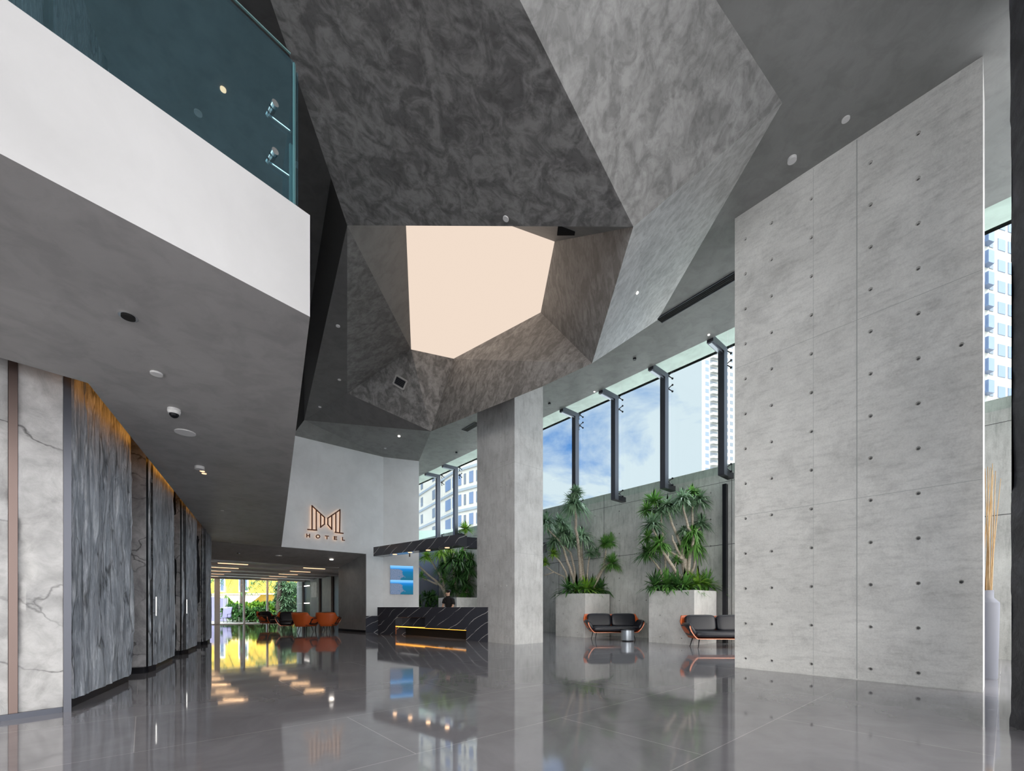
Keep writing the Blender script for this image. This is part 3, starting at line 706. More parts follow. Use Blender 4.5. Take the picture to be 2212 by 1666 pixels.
# ================================================================ hotel sign
nS = U1
pS = G(5,18.04)
sgn = empty('hotel_sign', 'bronze back-lit winged letter sign reading HOTEL on the pale wall', 'sign', loc=ray(705,1140, pS-nS*.06, nS))
def zs(x, y): return 640+x*.072, 1070+y*.072
def stroke(segs, wd, name, extra_px=1.0):
    f = MB(); g_ = MB()
    for (x0, y0, x1, y1) in segs:
        p = ray(*zs(x0,y0), pS-nS*.09, nS)-sgn.location; q = ray(*zs(x1,y1), pS-nS*.09, nS)-sgn.location
        d_ = (q-p).normalized()*wd*.45; f.bar(p-d_, q+d_, wd, .03, up=nS)
        g_.bar(p+nS*.03, q+nS*.03, wd*.9, .015, up=nS)
    o_ = f.build(name, 'sign_bronze', sgn); g_.build('back_light', 'sign_glow', o_); return o_
W_ = .048
stroke([(472,320,472,1030),(598,440,598,1045),(728,590,728,960),(845,665,845,870),(472,320,845,665),(845,870,728,960),(350,1030,610,1050)], W_, 'wing')
stroke([(1310,440,1300,1115),(1185,530,1185,1115),(1062,610,1062,1020),(945,690,945,880),(1310,440,945,690),(945,880,1062,1020),(1170,1115,1400,1145)], W_, 'wing')
lw = .036
stroke([(315,1165,315,1255),(398,1170,398,1260),(315,1212,398,1216)], lw, 'letter')
ring = [(650+52*math.cos(k*math.pi/8), 1240+46*math.sin(k*math.pi/8)) for k in range(17)]
stroke([(*a_, *b_) for a_, b_ in zip(ring, ring[1:])], lw*.9, 'letter')
stroke([(872,1222,968,1230),(920,1228,920,1310)], lw, 'letter')
stroke([(1138,1240,1138,1325),(1138,1242,1210,1250),(1138,1283,1200,1288),(1138,1325,1212,1332)], lw, 'letter')
stroke([(1385,1265,1385,1350),(1385,1350,1448,1356)], lw, 'letter')

# ================================================================ planters and plants
def planter(X0, X1, Y0, Y1, H_, label):
    o = empty('concrete_planter', label, 'planter', 'square concrete planters along the window', loc=G((X0+X1)/2,(Y0+Y1)/2))
    mb = MB(); o0 = o.location
    def P(X, Y, z): return G(X,Y,z)-o0
    t_ = .09
    mb.pierced(P(X0,Y1,0), -U1, Z, [.38,1.08], [.18,.85], Y1-Y0, H_, .022, .02)
    mb.pierced(P(X0,Y0,0), U2, Z, [.4,1.1], [.18,.85], X1-X0, H_, .022, .02)
    mb.poly([P(X1,Y0,0), P(X1,Y1,0), P(X1,Y1,H_), P(X1,Y0,H_)]); mb.poly([P(X1,Y1,0), P(X0,Y1,0), P(X0,Y1,H_), P(X1,Y1,H_)])
    oc = [(X0,Y0),(X1,Y0),(X1,Y1),(X0,Y1)]; ic = [(X0+t_,Y0+t_),(X1-t_,Y0+t_),(X1-t_,Y1-t_),(X0+t_,Y1-t_)]
    for k in range(4):
        k2 = (k+1) % 4; mb.poly([P(*oc[k],H_), P(*oc[k2],H_), P(*ic[k2],H_), P(*ic[k],H_)]); mb.poly([P(*ic[k],H_), P(*ic[k2],H_), P(*ic[k2],H_-.15), P(*ic[k],H_-.15)])
    mb.poly([P(*c_,0) for c_ in reversed(oc)])
    mb.build('box', ['planter_concrete', 'hole_grey'], o)
    MB().prism([P(*c_,0) for c_ in ic], H_-.14, H_-.05).build('soil', 'soil', o)
    return o
XF = 12.05
def yr(px, X=XF): d = onGX(px, X); r = (px-HX)/F; return -.6546*r*d+.756*d
PL = [(yr(1264), yr(1200.5), 'square concrete planter behind the sofa and side table, next right of the column'),
      (yr(1499.5), yr(1401.5), 'square concrete planter nearest the tall concrete wall'),
      (18.2, yr(947), 'concrete planter behind the receptionist')]
for a_, b_, lbl in PL: planter(XF, XF+1.45, a_, b_, 1.60, lbl)

rnd = random.Random(5)
def tuft(mb, c, R, n=42, droop=.5, wid=.036, up_bias=.25):
    c = V(c); n = int(n*3.0); R = R*1.25; wid = wid*.76
    for k in range(n):
        th = rnd.uniform(0, 2*math.pi); el = math.asin(max(-.6, min(1, rnd.uniform(-.55, 1)+up_bias*.5)))
        d_ = V((math.cos(th)*math.cos(el), math.sin(th)*math.cos(el), math.sin(el))); Lf = R*rnd.uniform(.75, 1.12)
        sd = d_.cross(Z)
        if sd.length < .1: sd = V((1,0,0))
        sd.normalize(); w_ = wid*rnd.uniform(.7, 1.15); pts = []
        for t_, ww_ in ((0,.35), (.3,1), (.65,.8), (1,.04)):
            p = c+d_*Lf*t_-Z*Lf*droop*t_*t_*rnd.uniform(.7,1.1)*(.6 if el > .9 else 1); pts.append((p-sd*w_*ww_, p+sd*w_*ww_))
        i0 = len(mb.v)
        for a_, b_ in pts: mb.v += [tuple(a_), tuple(b_)]
        for j in range(3): mb.f.append((i0+2*j, i0+2*j+1, i0+2*j+3, i0+2*j+2)); mb.m.append(0)
def keep_clear(mb, org, lim=13.66):     # leaves press against the garden wall instead of passing through it
    for i, p in enumerate(mb.v):
        g = (p[0]+org[0])*.7560+(p[1]+org[1])*.6546
        if g > lim: k = g-lim+.004*(i % 7); mb.v[i] = (p[0]-k*.7560, p[1]-k*.6546, p[2])
def plant(name, label, cat, d0, base_z, stems, tufts, bark='pale_bark', group=None, mats=('leaf_green',)):
    """stems: lists of (px, py, depth offset, radius); tufts: (px, py, depth offset, radius px, material index, blades, droop)"""
    sx, sy = stems[0][0][:2] if stems else tufts[0][:2]
    o = empty(name, label, cat, group, loc=V((*at(sx, d0)[:2], base_z)))
    for s_ in stems:
        pts = [pd(a_, b_, d0+c_)-o.location for a_, b_, c_, r_ in s_]; rr = [r_ for *_, r_ in s_]
        P2 = []; R2 = []
        for (p, q, r0_, r1_) in zip(pts, pts[1:], rr, rr[1:]):
            for t_ in (0, .34, .67): P2.append(p.lerp(q, t_)+V((rnd.uniform(-1,1), rnd.uniform(-1,1), rnd.uniform(-1,1)))*.012*(t_ > 0)); R2.append(r0_+(r1_-r0_)*t_)
        P2.append(pts[-1]); R2.append(rr[-1])
        MB().tube(P2, R2, 8).build('stem', bark, o, True)
    for (a_, b_, c_, r_, m_, n_, dr_) in tufts:
        mb = MB(); tuft(mb, pd(a_, b_, d0+c_)-o.location, r_/F*(d0+c_), n_, dr_); keep_clear(mb, o.location); mb.build('leaf_rosette', mats[m_], o)
    return o
z6 = lambda x, y: (1140+x*.2341, 1030+y*.2341)
def S6(lst): return [(*z6(x,y), c_, r_) for x, y, c_, r_ in lst]
def T6(lst): return [(*z6(x,y), c_, r_*.2341, m_, n_, dr_) for x, y, c_, r_, m_, n_, dr_ in lst]
dp1 = 16.7; dp2 = 13.55
plant('dracaena_tree', 'tall dracaena with many pale stems in the planter next to the column', 'plant', dp1, 1.55,
  [S6([(500,1030,0,.10),(490,900,0,.08),(480,760,0,.07),(465,620,-.4,.055),(440,480,-.8,.05),(445,360,-1.1,.045),(430,270,-1.25,.03)]),
   S6([(450,1030,-.1,.07),(420,930,-.1,.06),(370,800,-.2,.05),(330,660,-.3,.04),(260,560,-.3,.035),(180,480,-.4,.03)]),
   S6([(430,1030,.1,.06),(430,850,.2,.05),(395,700,.2,.04),(330,640,.2,.035),(300,560,.2,.03)]),
   S6([(520,1030,0,.07),(500,800,.1,.06),(495,640,.2,.05),(500,560,.2,.03)]),
   S6([(590,1030,.1,.05),(640,930,.1,.05),(700,830,0,.04),(720,700,0,.035),(730,640,0,.03)]),
   S6([(600,1030,0,.05),(690,860,-.2,.045),(760,790,-.3,.04)]),
   S6([(700,840,0,.03),(790,690,.1,.025),(830,620,.1,.02)]),
   S6([(540,1030,-.2,.035),(550,900,-.2,.03),(570,740,-.2,.025)]),
   S6([(380,1030,-.1,.045),(350,880,-.2,.035),(300,790,-.3,.03),(250,730,-.4,.025)]),
   S6([(390,1030,0,.04),(330,920,0,.03),(240,880,.1,.026),(170,830,.1,.022)]),
   S6([(240,880,.1,.026),(150,915,.2,.02)])],
  T6([(440,150,-1.25,85,1,44,.35),(430,250,-1.25,150,1,70,.75),(170,420,-.4,130,1,50,.6),(300,420,-.2,110,1,46,.5),(330,520,.1,130,1,56,.6),(250,590,-.2,110,1,46,.6),(500,550,.1,125,1,60,.7),(390,590,0,100,1,40,.6),
      (720,620,0,90,0,44,.25),(835,620,.1,95,0,46,.3),(780,800,-.3,120,0,60,.35),(575,700,-.2,75,1,36,.4),(235,710,-.4,70,2,34,.3),(160,790,.1,55,2,30,.3),(640,700,.3,60,1,24,.5)]),
  mats=('leaf_green','leaf_blue','leaf_bright'))
plant('dracaena_tree', 'branching dracaena in the planter nearest the tall concrete wall', 'plant', dp2, 1.55,
  [S6([(1480,1000,0,.12),(1460,880,0,.10),(1440,760,0,.10)]),
   S6([(1440,770,0,.06),(1390,740,0,.045),(1300,690,.1,.035),(1240,640,.1,.03)]),
   S6([(1440,770,0,.05),(1380,680,0,.04),(1340,590,0,.035),(1330,540,0,.02)]),
   S6([(1440,770,0,.05),(1410,620,.1,.045),(1350,480,.1,.04),(1310,360,.1,.035),(1290,300,.1,.02)]),
   S6([(1480,900,-.1,.06),(1500,700,-.1,.05),(1530,560,-.1,.045),(1480,470,-.1,.04),(1450,350,-.1,.035),(1430,260,-.1,.02)]),
   S6([(1500,920,.1,.05),(1540,800,.1,.04),(1520,640,.2,.04),(1520,450,.2,.035),(1520,300,.2,.03),(1525,220,.2,.02)]),
   S6([(1470,1000,-.2,.06),(1360,870,-.2,.05),(1290,760,-.2,.05),(1240,680,-.2,.035),(1210,590,-.2,.03),(1150,480,-.2,.025)]),
   S6([(1290,760,-.2,.035),(1300,690,-.1,.03),(1260,640,-.1,.02)]),
   S6([(1260,1000,.2,.04),(1220,860,.2,.035),(1170,790,.2,.03),(1110,730,.2,.025)]),
   S6([(1280,1000,.3,.04),(1270,780,.3,.035),(1245,560,.3,.03),(1230,350,.3,.025),(1170,270,.3,.02)]),
   S6([(1380,1000,0,.03),(1350,860,0,.025),(1370,780,0,.02)]),
   S6([(1540,500,.2,.03),(1590,470,.2,.02)])],
  T6([(1165,235,.3,115,0,56,.25),(1100,310,.2,95,0,40,.35),(1290,270,.1,125,1,56,.6),(1430,210,-.1,130,1,60,.6),(1520,150,.2,90,0,40,.4),(1570,220,.2,130,1,54,.65),(1215,320,.2,110,1,40,.55),(1150,440,-.2,130,1,56,.5),
      (1110,560,0,95,0,36,.4),(1215,620,-.2,120,0,56,.65),(1100,700,.2,130,3,60,.4),(1600,430,.2,110,1,48,.5),(1530,520,-.1,110,0,50,.85),(1540,640,0,110,0,54,.95),(1450,600,.1,90,0,40,.85),(1370,770,0,60,0,28,.5),(1440,500,0,80,1,30,.7)]),
  mats=('leaf_green','leaf_blue','leaf_bright','leaf_dark'))
def fern(label, px, py, d, R, n, mat, group):
    o = empty('potted_fern', label, 'plant', group, loc=pd(px, py, d)); mb = MB()
    tuft(mb, (0,0,0), R, n, .45, .055, .9); keep_clear(mb, o.location); mb.build('fronds', mat, o); return o
ug1 = 'broad-leaved ground plants in the planter next to the column'; ug2 = 'broad-leaved ground plants in the planter nearest the tall wall'
for i, (x, y, dd_, m_, t_) in enumerate([(380,1050,-.4,'leaf_dark','dark fern at the left corner of the planter next to the column'), (450,1045,-.3,'leaf_green','green fern under the stems in the planter next to the column'), (540,1040,-.2,'leaf_bright','bright broad fern at the middle of the planter next to the column'), (600,1045,0,'leaf_green','green fern right of centre in the planter next to the column'), (680,1050,.2,'leaf_dark','dark fern at the right corner of the planter next to the column')]):
    fern(t_, *z6(x,y), dp1+dd_, .62, 34, m_, ug1)
for i, (x, y, dd_, m_, t_) in enumerate([(1180,1010,-.1,'leaf_dark','dark spreading fern at the left corner of the planter nearest the tall wall'), (1280,1000,-.2,'leaf_green','green fern left of the trunk in the planter nearest the tall wall'), (1380,1010,-.45,'leaf_dark','dark fern before the trunk in the planter nearest the tall wall'), (1450,1015,-.5,'leaf_green','fern hanging over the front rim of the planter nearest the tall wall'), (1570,990,-.3,'leaf_bright','large bright fern right of the trunk in the planter nearest the tall wall'), (1650,1005,.1,'leaf_green','green fern at the right corner of the planter nearest the tall wall')]):
    fern(t_, *z6(x,y), dp2+dd_, .58, 34, m_, ug2)
z5 = lambda x, y: (780+x*.19, 1130+y*.19)
def S5(lst): return [(*z5(x,y), c_, r_) for x, y, c_, r_ in lst]
def T5(lst): return [(*z5(x,y), c_, r_*.19, m_, n_, dr_) for x, y, c_, r_, m_, n_, dr_ in lst]
plant('dracaena_tree', 'dense dracaena behind the receptionist below the marble canopy', 'plant', 23.4, 1.55,
  [S5([(960,830,0,.09),(920,730,0,.08),(840,650,0,.07),(760,590,0,.06),(680,510,0,.05),(640,470,0,.03)]), S5([(870,700,0,.06),(780,660,0,.05),(700,630,0,.04)]),
   S5([(960,840,0,.07),(930,650,0,.06),(850,520,0,.05),(770,370,0,.045)]), S5([(1180,840,0,.08),(1220,650,0,.07),(1240,430,0,.05)]), S5([(1100,840,0,.08),(1060,650,0,.07),(1040,420,0,.05)]),
   S5([(1040,420,0,.05),(1040,330,0,.04),(1000,260,0,.03)])],
  T5([(745,380,0,110,2,50,.4),(690,600,0,70,0,30,.4),(900,330,0,110,2,46,.8),(1030,430,0,170,3,80,.5),(920,520,0,120,3,50,.5),(1120,450,0,170,3,80,.5),(1100,620,0,170,3,80,.5),(1040,740,0,130,3,60,.5),(1190,700,0,160,3,70,.5),(1230,540,0,150,3,66,.5),(1160,340,0,110,0,44,.6),(1000,300,0,90,2,30,.6),(1250,420,0,110,3,46,.5),(1180,790,0,110,0,40,.4),(950,650,0,90,0,34,.4)]),
  mats=('leaf_green','leaf_blue','leaf_bright','leaf_dark'))
hd = empty('hedge_plant', 'low dark hedge beyond the desk left of the receptionist', 'hedge', loc=at(926, 24.0, 0)); mb = MB()
for k in range(26): tuft(mb, V((rnd.uniform(-.75,.75), rnd.uniform(-.3,.3), rnd.uniform(.3,1.75))), .4, 22, .4, .05)
mb.build('foliage', 'leaf_dark', hd)
tag(MB().gbox(XG+.3, XG+.35, 21.2, 27.5, 0, 4.6).build('tinted_glass_screen', 'tower_dark'), 'dark blue glass screen behind the hedge and canopy', 'screen')
# small plant above the beam end beside the column
plant('yucca_plant', 'small bright yucca above the free end of the marble canopy', 'plant', 21.5, 4.2, [[(1003,1190,0,.05),(1006,1165,0,.04),(1007,1152,0,.03)]], [(1006,1143,0,18,0,50,.2)], mats=('leaf_bright',))

# ================================================================ seating
def seat(name, label, cat, Lh, ncush, loc, rz, group=None):
    """tub-shaped orange shell with black cushions; local x runs along the front, -y faces the sitter's view"""
    o = empty(name, label, cat, group, loc=loc); o.rotation_euler = (0,0,rz)
    D = .42; flare = .20; b = Lh-flare-.06
    # plan stations round the shell: left arm front -> left back -> right back -> right arm front
    st = [(-Lh+.05,-D,.60), (-Lh,-.15,.62), (-Lh,.10,.64), (-Lh+.03,.28,.70), (-Lh+.09,.38,.86), (-Lh+.22,.44,.87), (-Lh*.4,.46,.86), (0,.465,.85)]
    st = st+[(-x, y, z) for x, y, z in reversed(st[:-1])]
    lo = []
    for x, y, z in st:
        lo.append((max(-b, min(b, x*.80)), y*.80 if y > 0 else y*.92, .25))
    outr, inr = [], []
    for lev in range(6):
        t_ = lev/5; e = t_**.75
        row = [V((l_[0]+(s_[0]-l_[0])*(1-(1-t_)**1.7), l_[1]+(s_[1]-l_[1])*e, l_[2]+(s_[2]-l_[2])*t_)) for l_, s_ in zip(lo, st)]
        outr.append(row); inr.append([V((p.x*(1-.028/Lh), p.y-.02, p.z+(.02 if lev == 0 else 0))) for p in row])
    mb = MB(); mb.tube_rings(outr, closed=False); mb.tube_rings([list(reversed(r_)) for r_ in inr], closed=False)
    N = len(st)
    for k in range(N-1): mb.poly([outr[-1][k], outr[-1][k+1], inr[-1][k+1], inr[-1][k]])
    for e_ in (0, N-1):
        for j in range(5): mb.poly([outr[j][e_], outr[j+1][e_], inr[j+1][e_], inr[j][e_]])
    mb.poly(outr[0]); mb.poly([p+Z*.02 for p in outr[0]])
    sh = recalc(mb.build('shell', 'orange_leather', o, 'auto'))
    tr = MB()
    path = [outr[j][0] for j in range(5, -1, -1)]+[outr[j][N-1] for j in range(0, 6)]
    path = [p+V((0,-.012,0)) for p in path]; tr.tube(path, .013, 6); tr.build('piping', 'copper_trim', sh, True)
    MB().cushion((0,-.03,.37), (b+.06,.40,.085), .32).build('seat_cushion', 'charcoal_leather', o, True)
    w_ = (Lh-.15)/ncush
    for k in range(ncush):
        R_ = Matrix.Rotation(-.22, 3, 'X'); MB().cushion(((k-(ncush-1)/2)*2*w_, .25, .65), (w_*.985,.10,.235), .38, rot=R_).build('back_cushion', 'charcoal_leather', o, True)
    for s_ in (-1, 1):
        R_ = Matrix.Rotation(s_*.55, 3, 'Y'); MB().cushion((s_*(Lh-.14),-.10,.50), (.075,.33,.19), .5, rot=R_).build('arm_pad', 'charcoal_leather', o, True)
    for sx in (-1, 1):
        for sy in (-1, 1):
            MB().tube([(sx*(b-.12), sy*.24, .27), (sx*(b-.06), sy*.30, 0)], [.017,.010], 8).build('leg', 'black_metal', o)
    return o
seat('two_seat_sofa', 'black cushioned sofa with orange shell, whole, behind the round side table', 'sofa', 1.0, 2, V(((1325.5-HX)/F*14.55, 14.66, 0)), math.radians(2), 'orange-shelled lobby sofas')
seat('two_seat_sofa', 'black cushioned sofa with orange shell, partly hidden by the tall concrete wall', 'sofa', 1.0, 2, V((4.69+1.0, 11.72, 0)), math.radians(-3), 'orange-shelled lobby sofas')
stb = empty('side_table', 'round grey metal drum side table in front of the sofa', 'table', loc=at(1355.5, 13.85))
MB().lathe([(.16,0),(.185,.01),(.185,.03)]).build('base_ring', 'black_metal', stb)
MB().lathe([(.20,.03),(.205,.05),(.205,.355),(.2,.36)], n=32).build('drum', 'silver_drum', stb, 'auto')
MB().lathe([(.24,.36),(.25,.367),(.25,.385),(.24,.392)], n=32).build('table_top', 'black_metal', stb)
lc_ = 'lounge armchairs in the far lounge'
seat('lounge_armchair', 'orange shell armchair seen from behind, left of the pair by the reveal wall', 'chair', .50, 1, at(659.5, 18.9), math.radians(168), lc_)
seat('lounge_armchair', 'orange shell armchair seen from behind, touching the reveal wall', 'chair', .50, 1, at(709, 19.3), math.radians(186), lc_)
seat('lounge_armchair', 'black cushioned armchair turned to face the lobby, between the orange-backed chairs', 'chair', .48, 1, at(620, 19.8), math.radians(22), lc_)
seat('lounge_armchair', 'armchair nearest the garden window with its orange side showing', 'chair', .50, 1, at(580, 22.6), math.radians(70), lc_)
for px, d, lbl in ((636, 20.9, 'low black round table between the facing armchairs'), (688, 20.6, 'low black table in front of the orange-backed armchairs')):
    o = empty('coffee_table', lbl, 'table', 'low tables in the far lounge', loc=at(px, d))
    MB().lathe([(.34,.36),(.35,.365),(.35,.385),(.34,.39)], n=28).build('table_top', 'black_metal', o)
    for k in range(3):
        a_ = k*2.094+.4; MB().tube([(.18*math.cos(a_), .18*math.sin(a_), .36), (.28*math.cos(a_), .28*math.sin(a_), 0)], .013, 8).build('leg', 'black_metal', o)

# ================================================================ vase with reeds, slate pillar
vz = empty('floor_vase', 'tall grey floor vase in the gap beside the slate pillar', 'vase', loc=V((7.32, 6.62, 0)))
MB().lathe([(.135,0),(.145,.02),(.165,1.12),(.165,1.17),(.11,1.24),(.105,1.25),(.105,1.36),(.095,1.36),(.095,1.25)], n=36).build('body', 'vase_grey', vz, 'auto')
rr_ = random.Random(3); gl_ = 'dry reeds standing in the grey floor vase'
protos = []
for k in range(14):
    a_ = rr_.uniform(0, 6.28); tilt = rr_.uniform(.01, .10); H2 = rr_.uniform(2.1, 2.35); s0_ = V((.05*math.cos(a_+1), .05*math.sin(a_+1), .5)); tp = V((math.cos(a_)*tilt*H2, math.sin(a_)*tilt*H2, .95+H2))
    mid = s0_.lerp(tp, .5)+V((rr_.uniform(-.02,.02), rr_.uniform(-.02,.02), 0))
    o = MB().tube([s0_, mid, tp], [.011,.008,.004], 6).build('dry_reed', 'dry_reed', None, True); o.location = vz.location
    tag(o, 'pale dry reed stalk standing in the tall grey floor vase', 'reed', gl_)
p1_, p2_ = V((4.622,3.95,0)), V((4.55,3.78,0))
pil = rough(p2_-(p1_-p2_)*3.4, p1_, 0, 8.15, 'flat', .45, V((-.92,.39,0)), .05)
for a_, b_ in ((p1_, V((6.0,4.95,0))),): pil.poly([a_, b_, up(b_,8.15), up(a_,8.15)])
pil.poly([V((6,4.95,0)), V((6,2.5,0)), V((6,2.5,8.15)), V((6,4.95,8.15))]); q_ = p2_-(p1_-p2_)*3.4; pil.poly([V((6,2.5,0)), q_, up(q_,8.15), V((6,2.5,8.15))])
pl_ = pil.build('slate_pillar', 'pillar_slate', None, 'auto'); struct(pl_)
# ================================================================ ceiling fittings
def fit(name, label, cat, px, py, z, r, mat, th=.02, group=None, nrm=None, ring=None):
    p = pz(px, py, z); o = empty(name, label, cat, group, loc=p)
    n_ = nrm or V((0,0,-1))
    if ring:
        MB().disc(n_*-.003, n_, r, th, 24).build('rim', ring, o); MB().disc(n_*(th*.5), n_, r*.72, th, 24).build('lens', mat, o)
    else:
        MB().disc(n_*-.003, n_, r, th, 24).build('cover', mat, o)
    return o
g1 = 'small round lights in the grey ceiling'
fit('ceiling_speaker', 'white round cover on the dark ceiling nearest the tall wall top', 'speaker', 1827, 257, ZC, .05, 'white_plastic')
d_ = fit('smoke_detector', 'white smoke detector on the ceiling between the facets and tall wall', 'detector', 1711, 342, ZC, .062, 'white_plastic', .05)
n1f = nF1.normalized(); n1f = n1f if n1f.z < 0 else -n1f
p = ray(1093,472,Aa,nF1); o = empty('round_cover', 'white round cover at the lower edge of the big dark facet', 'light', loc=p); MB().disc((0,0,0), n1f, .048, .015, 24).build('cover', 'white_plastic', o)
for px, py, t_ in ((730,704,'tiny ceiling light beside the shaft edge, topmost of the row'), (733,820,'tiny ceiling light level with the shaft bottom corner'), (691,879,'tiny ceiling light at the lower left of the grey facet'), ):
    fit('ceiling_downlight', t_, 'light', px, py, ZC-.005, .05, 'white_plastic', group=g1)
pp = [(862,942,'lit ceiling downlight above the sign wall crease'), (832,968,'small ceiling light just above the sign wall top edge'), (650,919,'small ceiling light beside the soffit edge above the sign wall')]
for px, py, t_ in pp:
    q = ray(px, py, Vv, (Cc-Vv).cross(Uu-Vv)); o = empty('ceiling_downlight', t_, 'light', g1, loc=q); MB().disc(Z*.005, V((0,0,-1)), .05, .03, 20).build('lens', 'lamp_white' if px == 862 else 'white_plastic', o)
for px, py, t_ in ((1284,846,'small white light at the window edge near the column'), (1531,723,'small white light at the window edge near the tall wall')):
    fit('ceiling_downlight', t_, 'light', px, py, ZC, .026, 'lamp_white', group='small lights along the window edge')
for px, py, t_ in ((1371,774,'small black sprinkler head between the second and third window posts'), (1187,871,'small black sprinkler head close to the column top'), (986,977,'small black sprinkler head left of the column top')):
    fit('sprinkler_head', t_, 'sprinkler', px, py, ZC, .045, 'black_metal', .05, 'sprinklers in the window ceiling strip')
q = ray(1376,632,Bb,(Ss-Bb).cross(Rr-Bb)); o = empty('ceiling_downlight', 'tiny white light in the green-lit hanging facet', 'light', loc=q); MB().disc((0,0,0), V((.5,-.2,-.8)), .025, .02, 16).build('lens', 'lamp_white', o)
# soffit fittings under the balcony
fit('recessed_spotlight', 'black recessed spotlight in the dark balcony soffit', 'light', 277, 683, ZB, .062, 'black_gap', .012, ring='chrome')
fit('ceiling_speaker', 'small white round cover between spotlight and dome camera', 'speaker', 338, 806, ZB, .050, 'white_plastic')
dc = empty('dome_camera', 'white dome security camera hanging under the balcony soffit', 'camera', loc=pz(376,884,ZB))
MB().lathe([(.062,0),(.065,-.03),(.055,-.06)][::-1], n=28).build('housing', 'white_plastic', dc)
MB().lathe([(.01,-.105),(.03,-.095),(.045,-.075),(.048,-.055)], n=24).build('dome', 'black_metal', dc, True)
fit('ceiling_speaker', 'large white round speaker below the dome camera', 'speaker', 400, 934, ZB, .115, 'white_plastic', .015)
fit('smoke_detector', 'white smoke detector over the stone wall', 'detector', 431, 1008, ZB, .07, 'white_plastic', .05)
for px, py, t_ in ((437,1018,'tiny warm spotlight just below the smoke detector'), (441,1023,'tiny warm spotlight, second below the smoke detector'), (480,1103,'tiny spotlight over the middle of the stone wall end')):
    fit('recessed_spotlight', t_, 'light', px, py, ZB, .035, 'lamp_warm' if px < 450 else 'white_plastic', .01)
def passage_z(px, py):
    q = ray(px, py, up(s1,ZB), (s2_-s1).cross(s3-s1)); return q
for px, py, r_, m_, t_ in ((602,1200,.12,'white_plastic','round white cover in the passage soffit below the sign'), (716,1208.5,.075,'lamp_white','bright round downlight in the passage soffit near the reveal wall'), (516,1195,.07,'grey_metal','small dull cover in the passage soffit left of the sign')):
    q = passage_z(px, py); o = empty('ceiling_downlight', t_, 'light', 'round fittings in the passage soffit', loc=q); MB().disc(Z*.0, V((0,0,-1)), r_, .03, 20).build('lens', m_, o)
# lights seen through the balustrade glass
fit('ceiling_downlight', 'warm lamp seen through the teal balustrade glass', 'light', 482, 192, 11.0, .05, 'lamp_warm', .03)
fit('ceiling_speaker', 'pale round cover seen through the teal balustrade glass', 'speaker', 428, 243, 11.0, .07, 'white_plastic', .03)
# long air outlets
def slot_vent(name, label, pA, pB, wd, z, nsl=3, group=None):
    A_, B_ = pz(*pA, z), pz(*pB, z); d_ = (B_-A_).normalized(); s_ = V((d_.y,-d_.x,0))
    o = empty(name, label, 'air vent', group, loc=(A_+B_)/2); a_, b_ = A_-o.location, B_-o.location
    MB().bar(a_-Z*.005, b_-Z*.005, wd, .02).build('backing', 'black_gap', o)
    fr_ = MB()
    for k in (-1, 1): fr_.bar(a_+s_*wd*.5*k-Z*.01, b_+s_*wd*.5*k-Z*.01, .02, .03)
    fr_.build('frame', 'grey_metal', o); sl_ = MB()
    for k in range(nsl): sl_.bar(a_+s_*wd*((k+1)/(nsl+1)-.5)-Z*.012, b_+s_*wd*((k+1)/(nsl+1)-.5)-Z*.012, .012, .02)
    sl_.build('blades', 'black_metal', o); return o
slot_vent('air_vent', 'long linear air outlet beside the tall concrete wall', (1424,692), (1592,592), .22, ZC)
slot_vent('air_vent', 'linear air outlet just left of the column top', (1004,930), (1032,914), .24, ZC)
# square grille on facet below the shaft
nF8 = (kk-Vl).cross(Ww-Vl).normalized(); nF8 = nF8 if nF8.z < 0 else -nF8
q = ray(865,826,Vl,nF8); gr = empty('air_grille', 'square air grille in the dark facet below the luminous panel', 'air vent', loc=q)
cs = [ray(x, y, Vl, nF8)+nF8*.02-q for x, y in ((857,811),(880,824),(872,842),(850,829))]
MB().hexa([c-nF8*.03 for c in cs], cs).build('backing', 'black_gap', gr); fr_ = MB()
for k in range(4): fr_.bar(cs[k], cs[(k+1) % 4], .05, .04, up=nF8)
fr_.build('frame', 'grey_plaster', gr); bl_ = MB()
for k in range(1, 6): bl_.bar(cs[0].lerp(cs[3], k/6), cs[1].lerp(cs[2], k/6), .02, .03, up=nF8)
bl_.build('blades', 'grey_metal', gr)
q = ray(1224,494,Bb,(hh-Bb).cross(gg-Bb)); vt = empty('air_vent', 'small dark air outlet at the right corner of the shaft opening', 'air vent', loc=q)
MB().obox((0,0,0), (.16,.0,0), (0,.12,0), (0,0,.02)).build('backing', 'black_gap', vt)
# access hatches in the green ceiling strip
for c4, t_ in (([(922,966),(948,959),(935,974),(905,984)], 'flush ceiling hatch left of the column'), ([(1340,742),(1392,718),(1368,756),(1352,758)], 'flush ceiling hatch near the faceted point')):
    pass
# lounge lamps
for rowi, (Xr, L_) in enumerate(((6.35,.75), (3.0,.85))):
    for k in range(5 if rowi == 0 else 5):
        Yk = 22.0+2.45*k if rowi == 0 else 22.0+2.45*k
        o = MB().gbox(Xr-L_/2*1.3, Xr+L_/2*1.3, Yk, Yk+.14, 2.98, 3.04).build('linear_ceiling_lamp', 'lamp_warm')
        side = 'right' if rowi == 0 else 'left'
        ordw = ['nearest the passage', 'second from the passage', 'third from the passage', 'fourth from the passage', 'nearest the garden window'][k]
        tag(o, f'warm linear lamp between the lounge beams, {side}-hand row, {ordw}', 'light', 'linear lamps between the lounge beams')
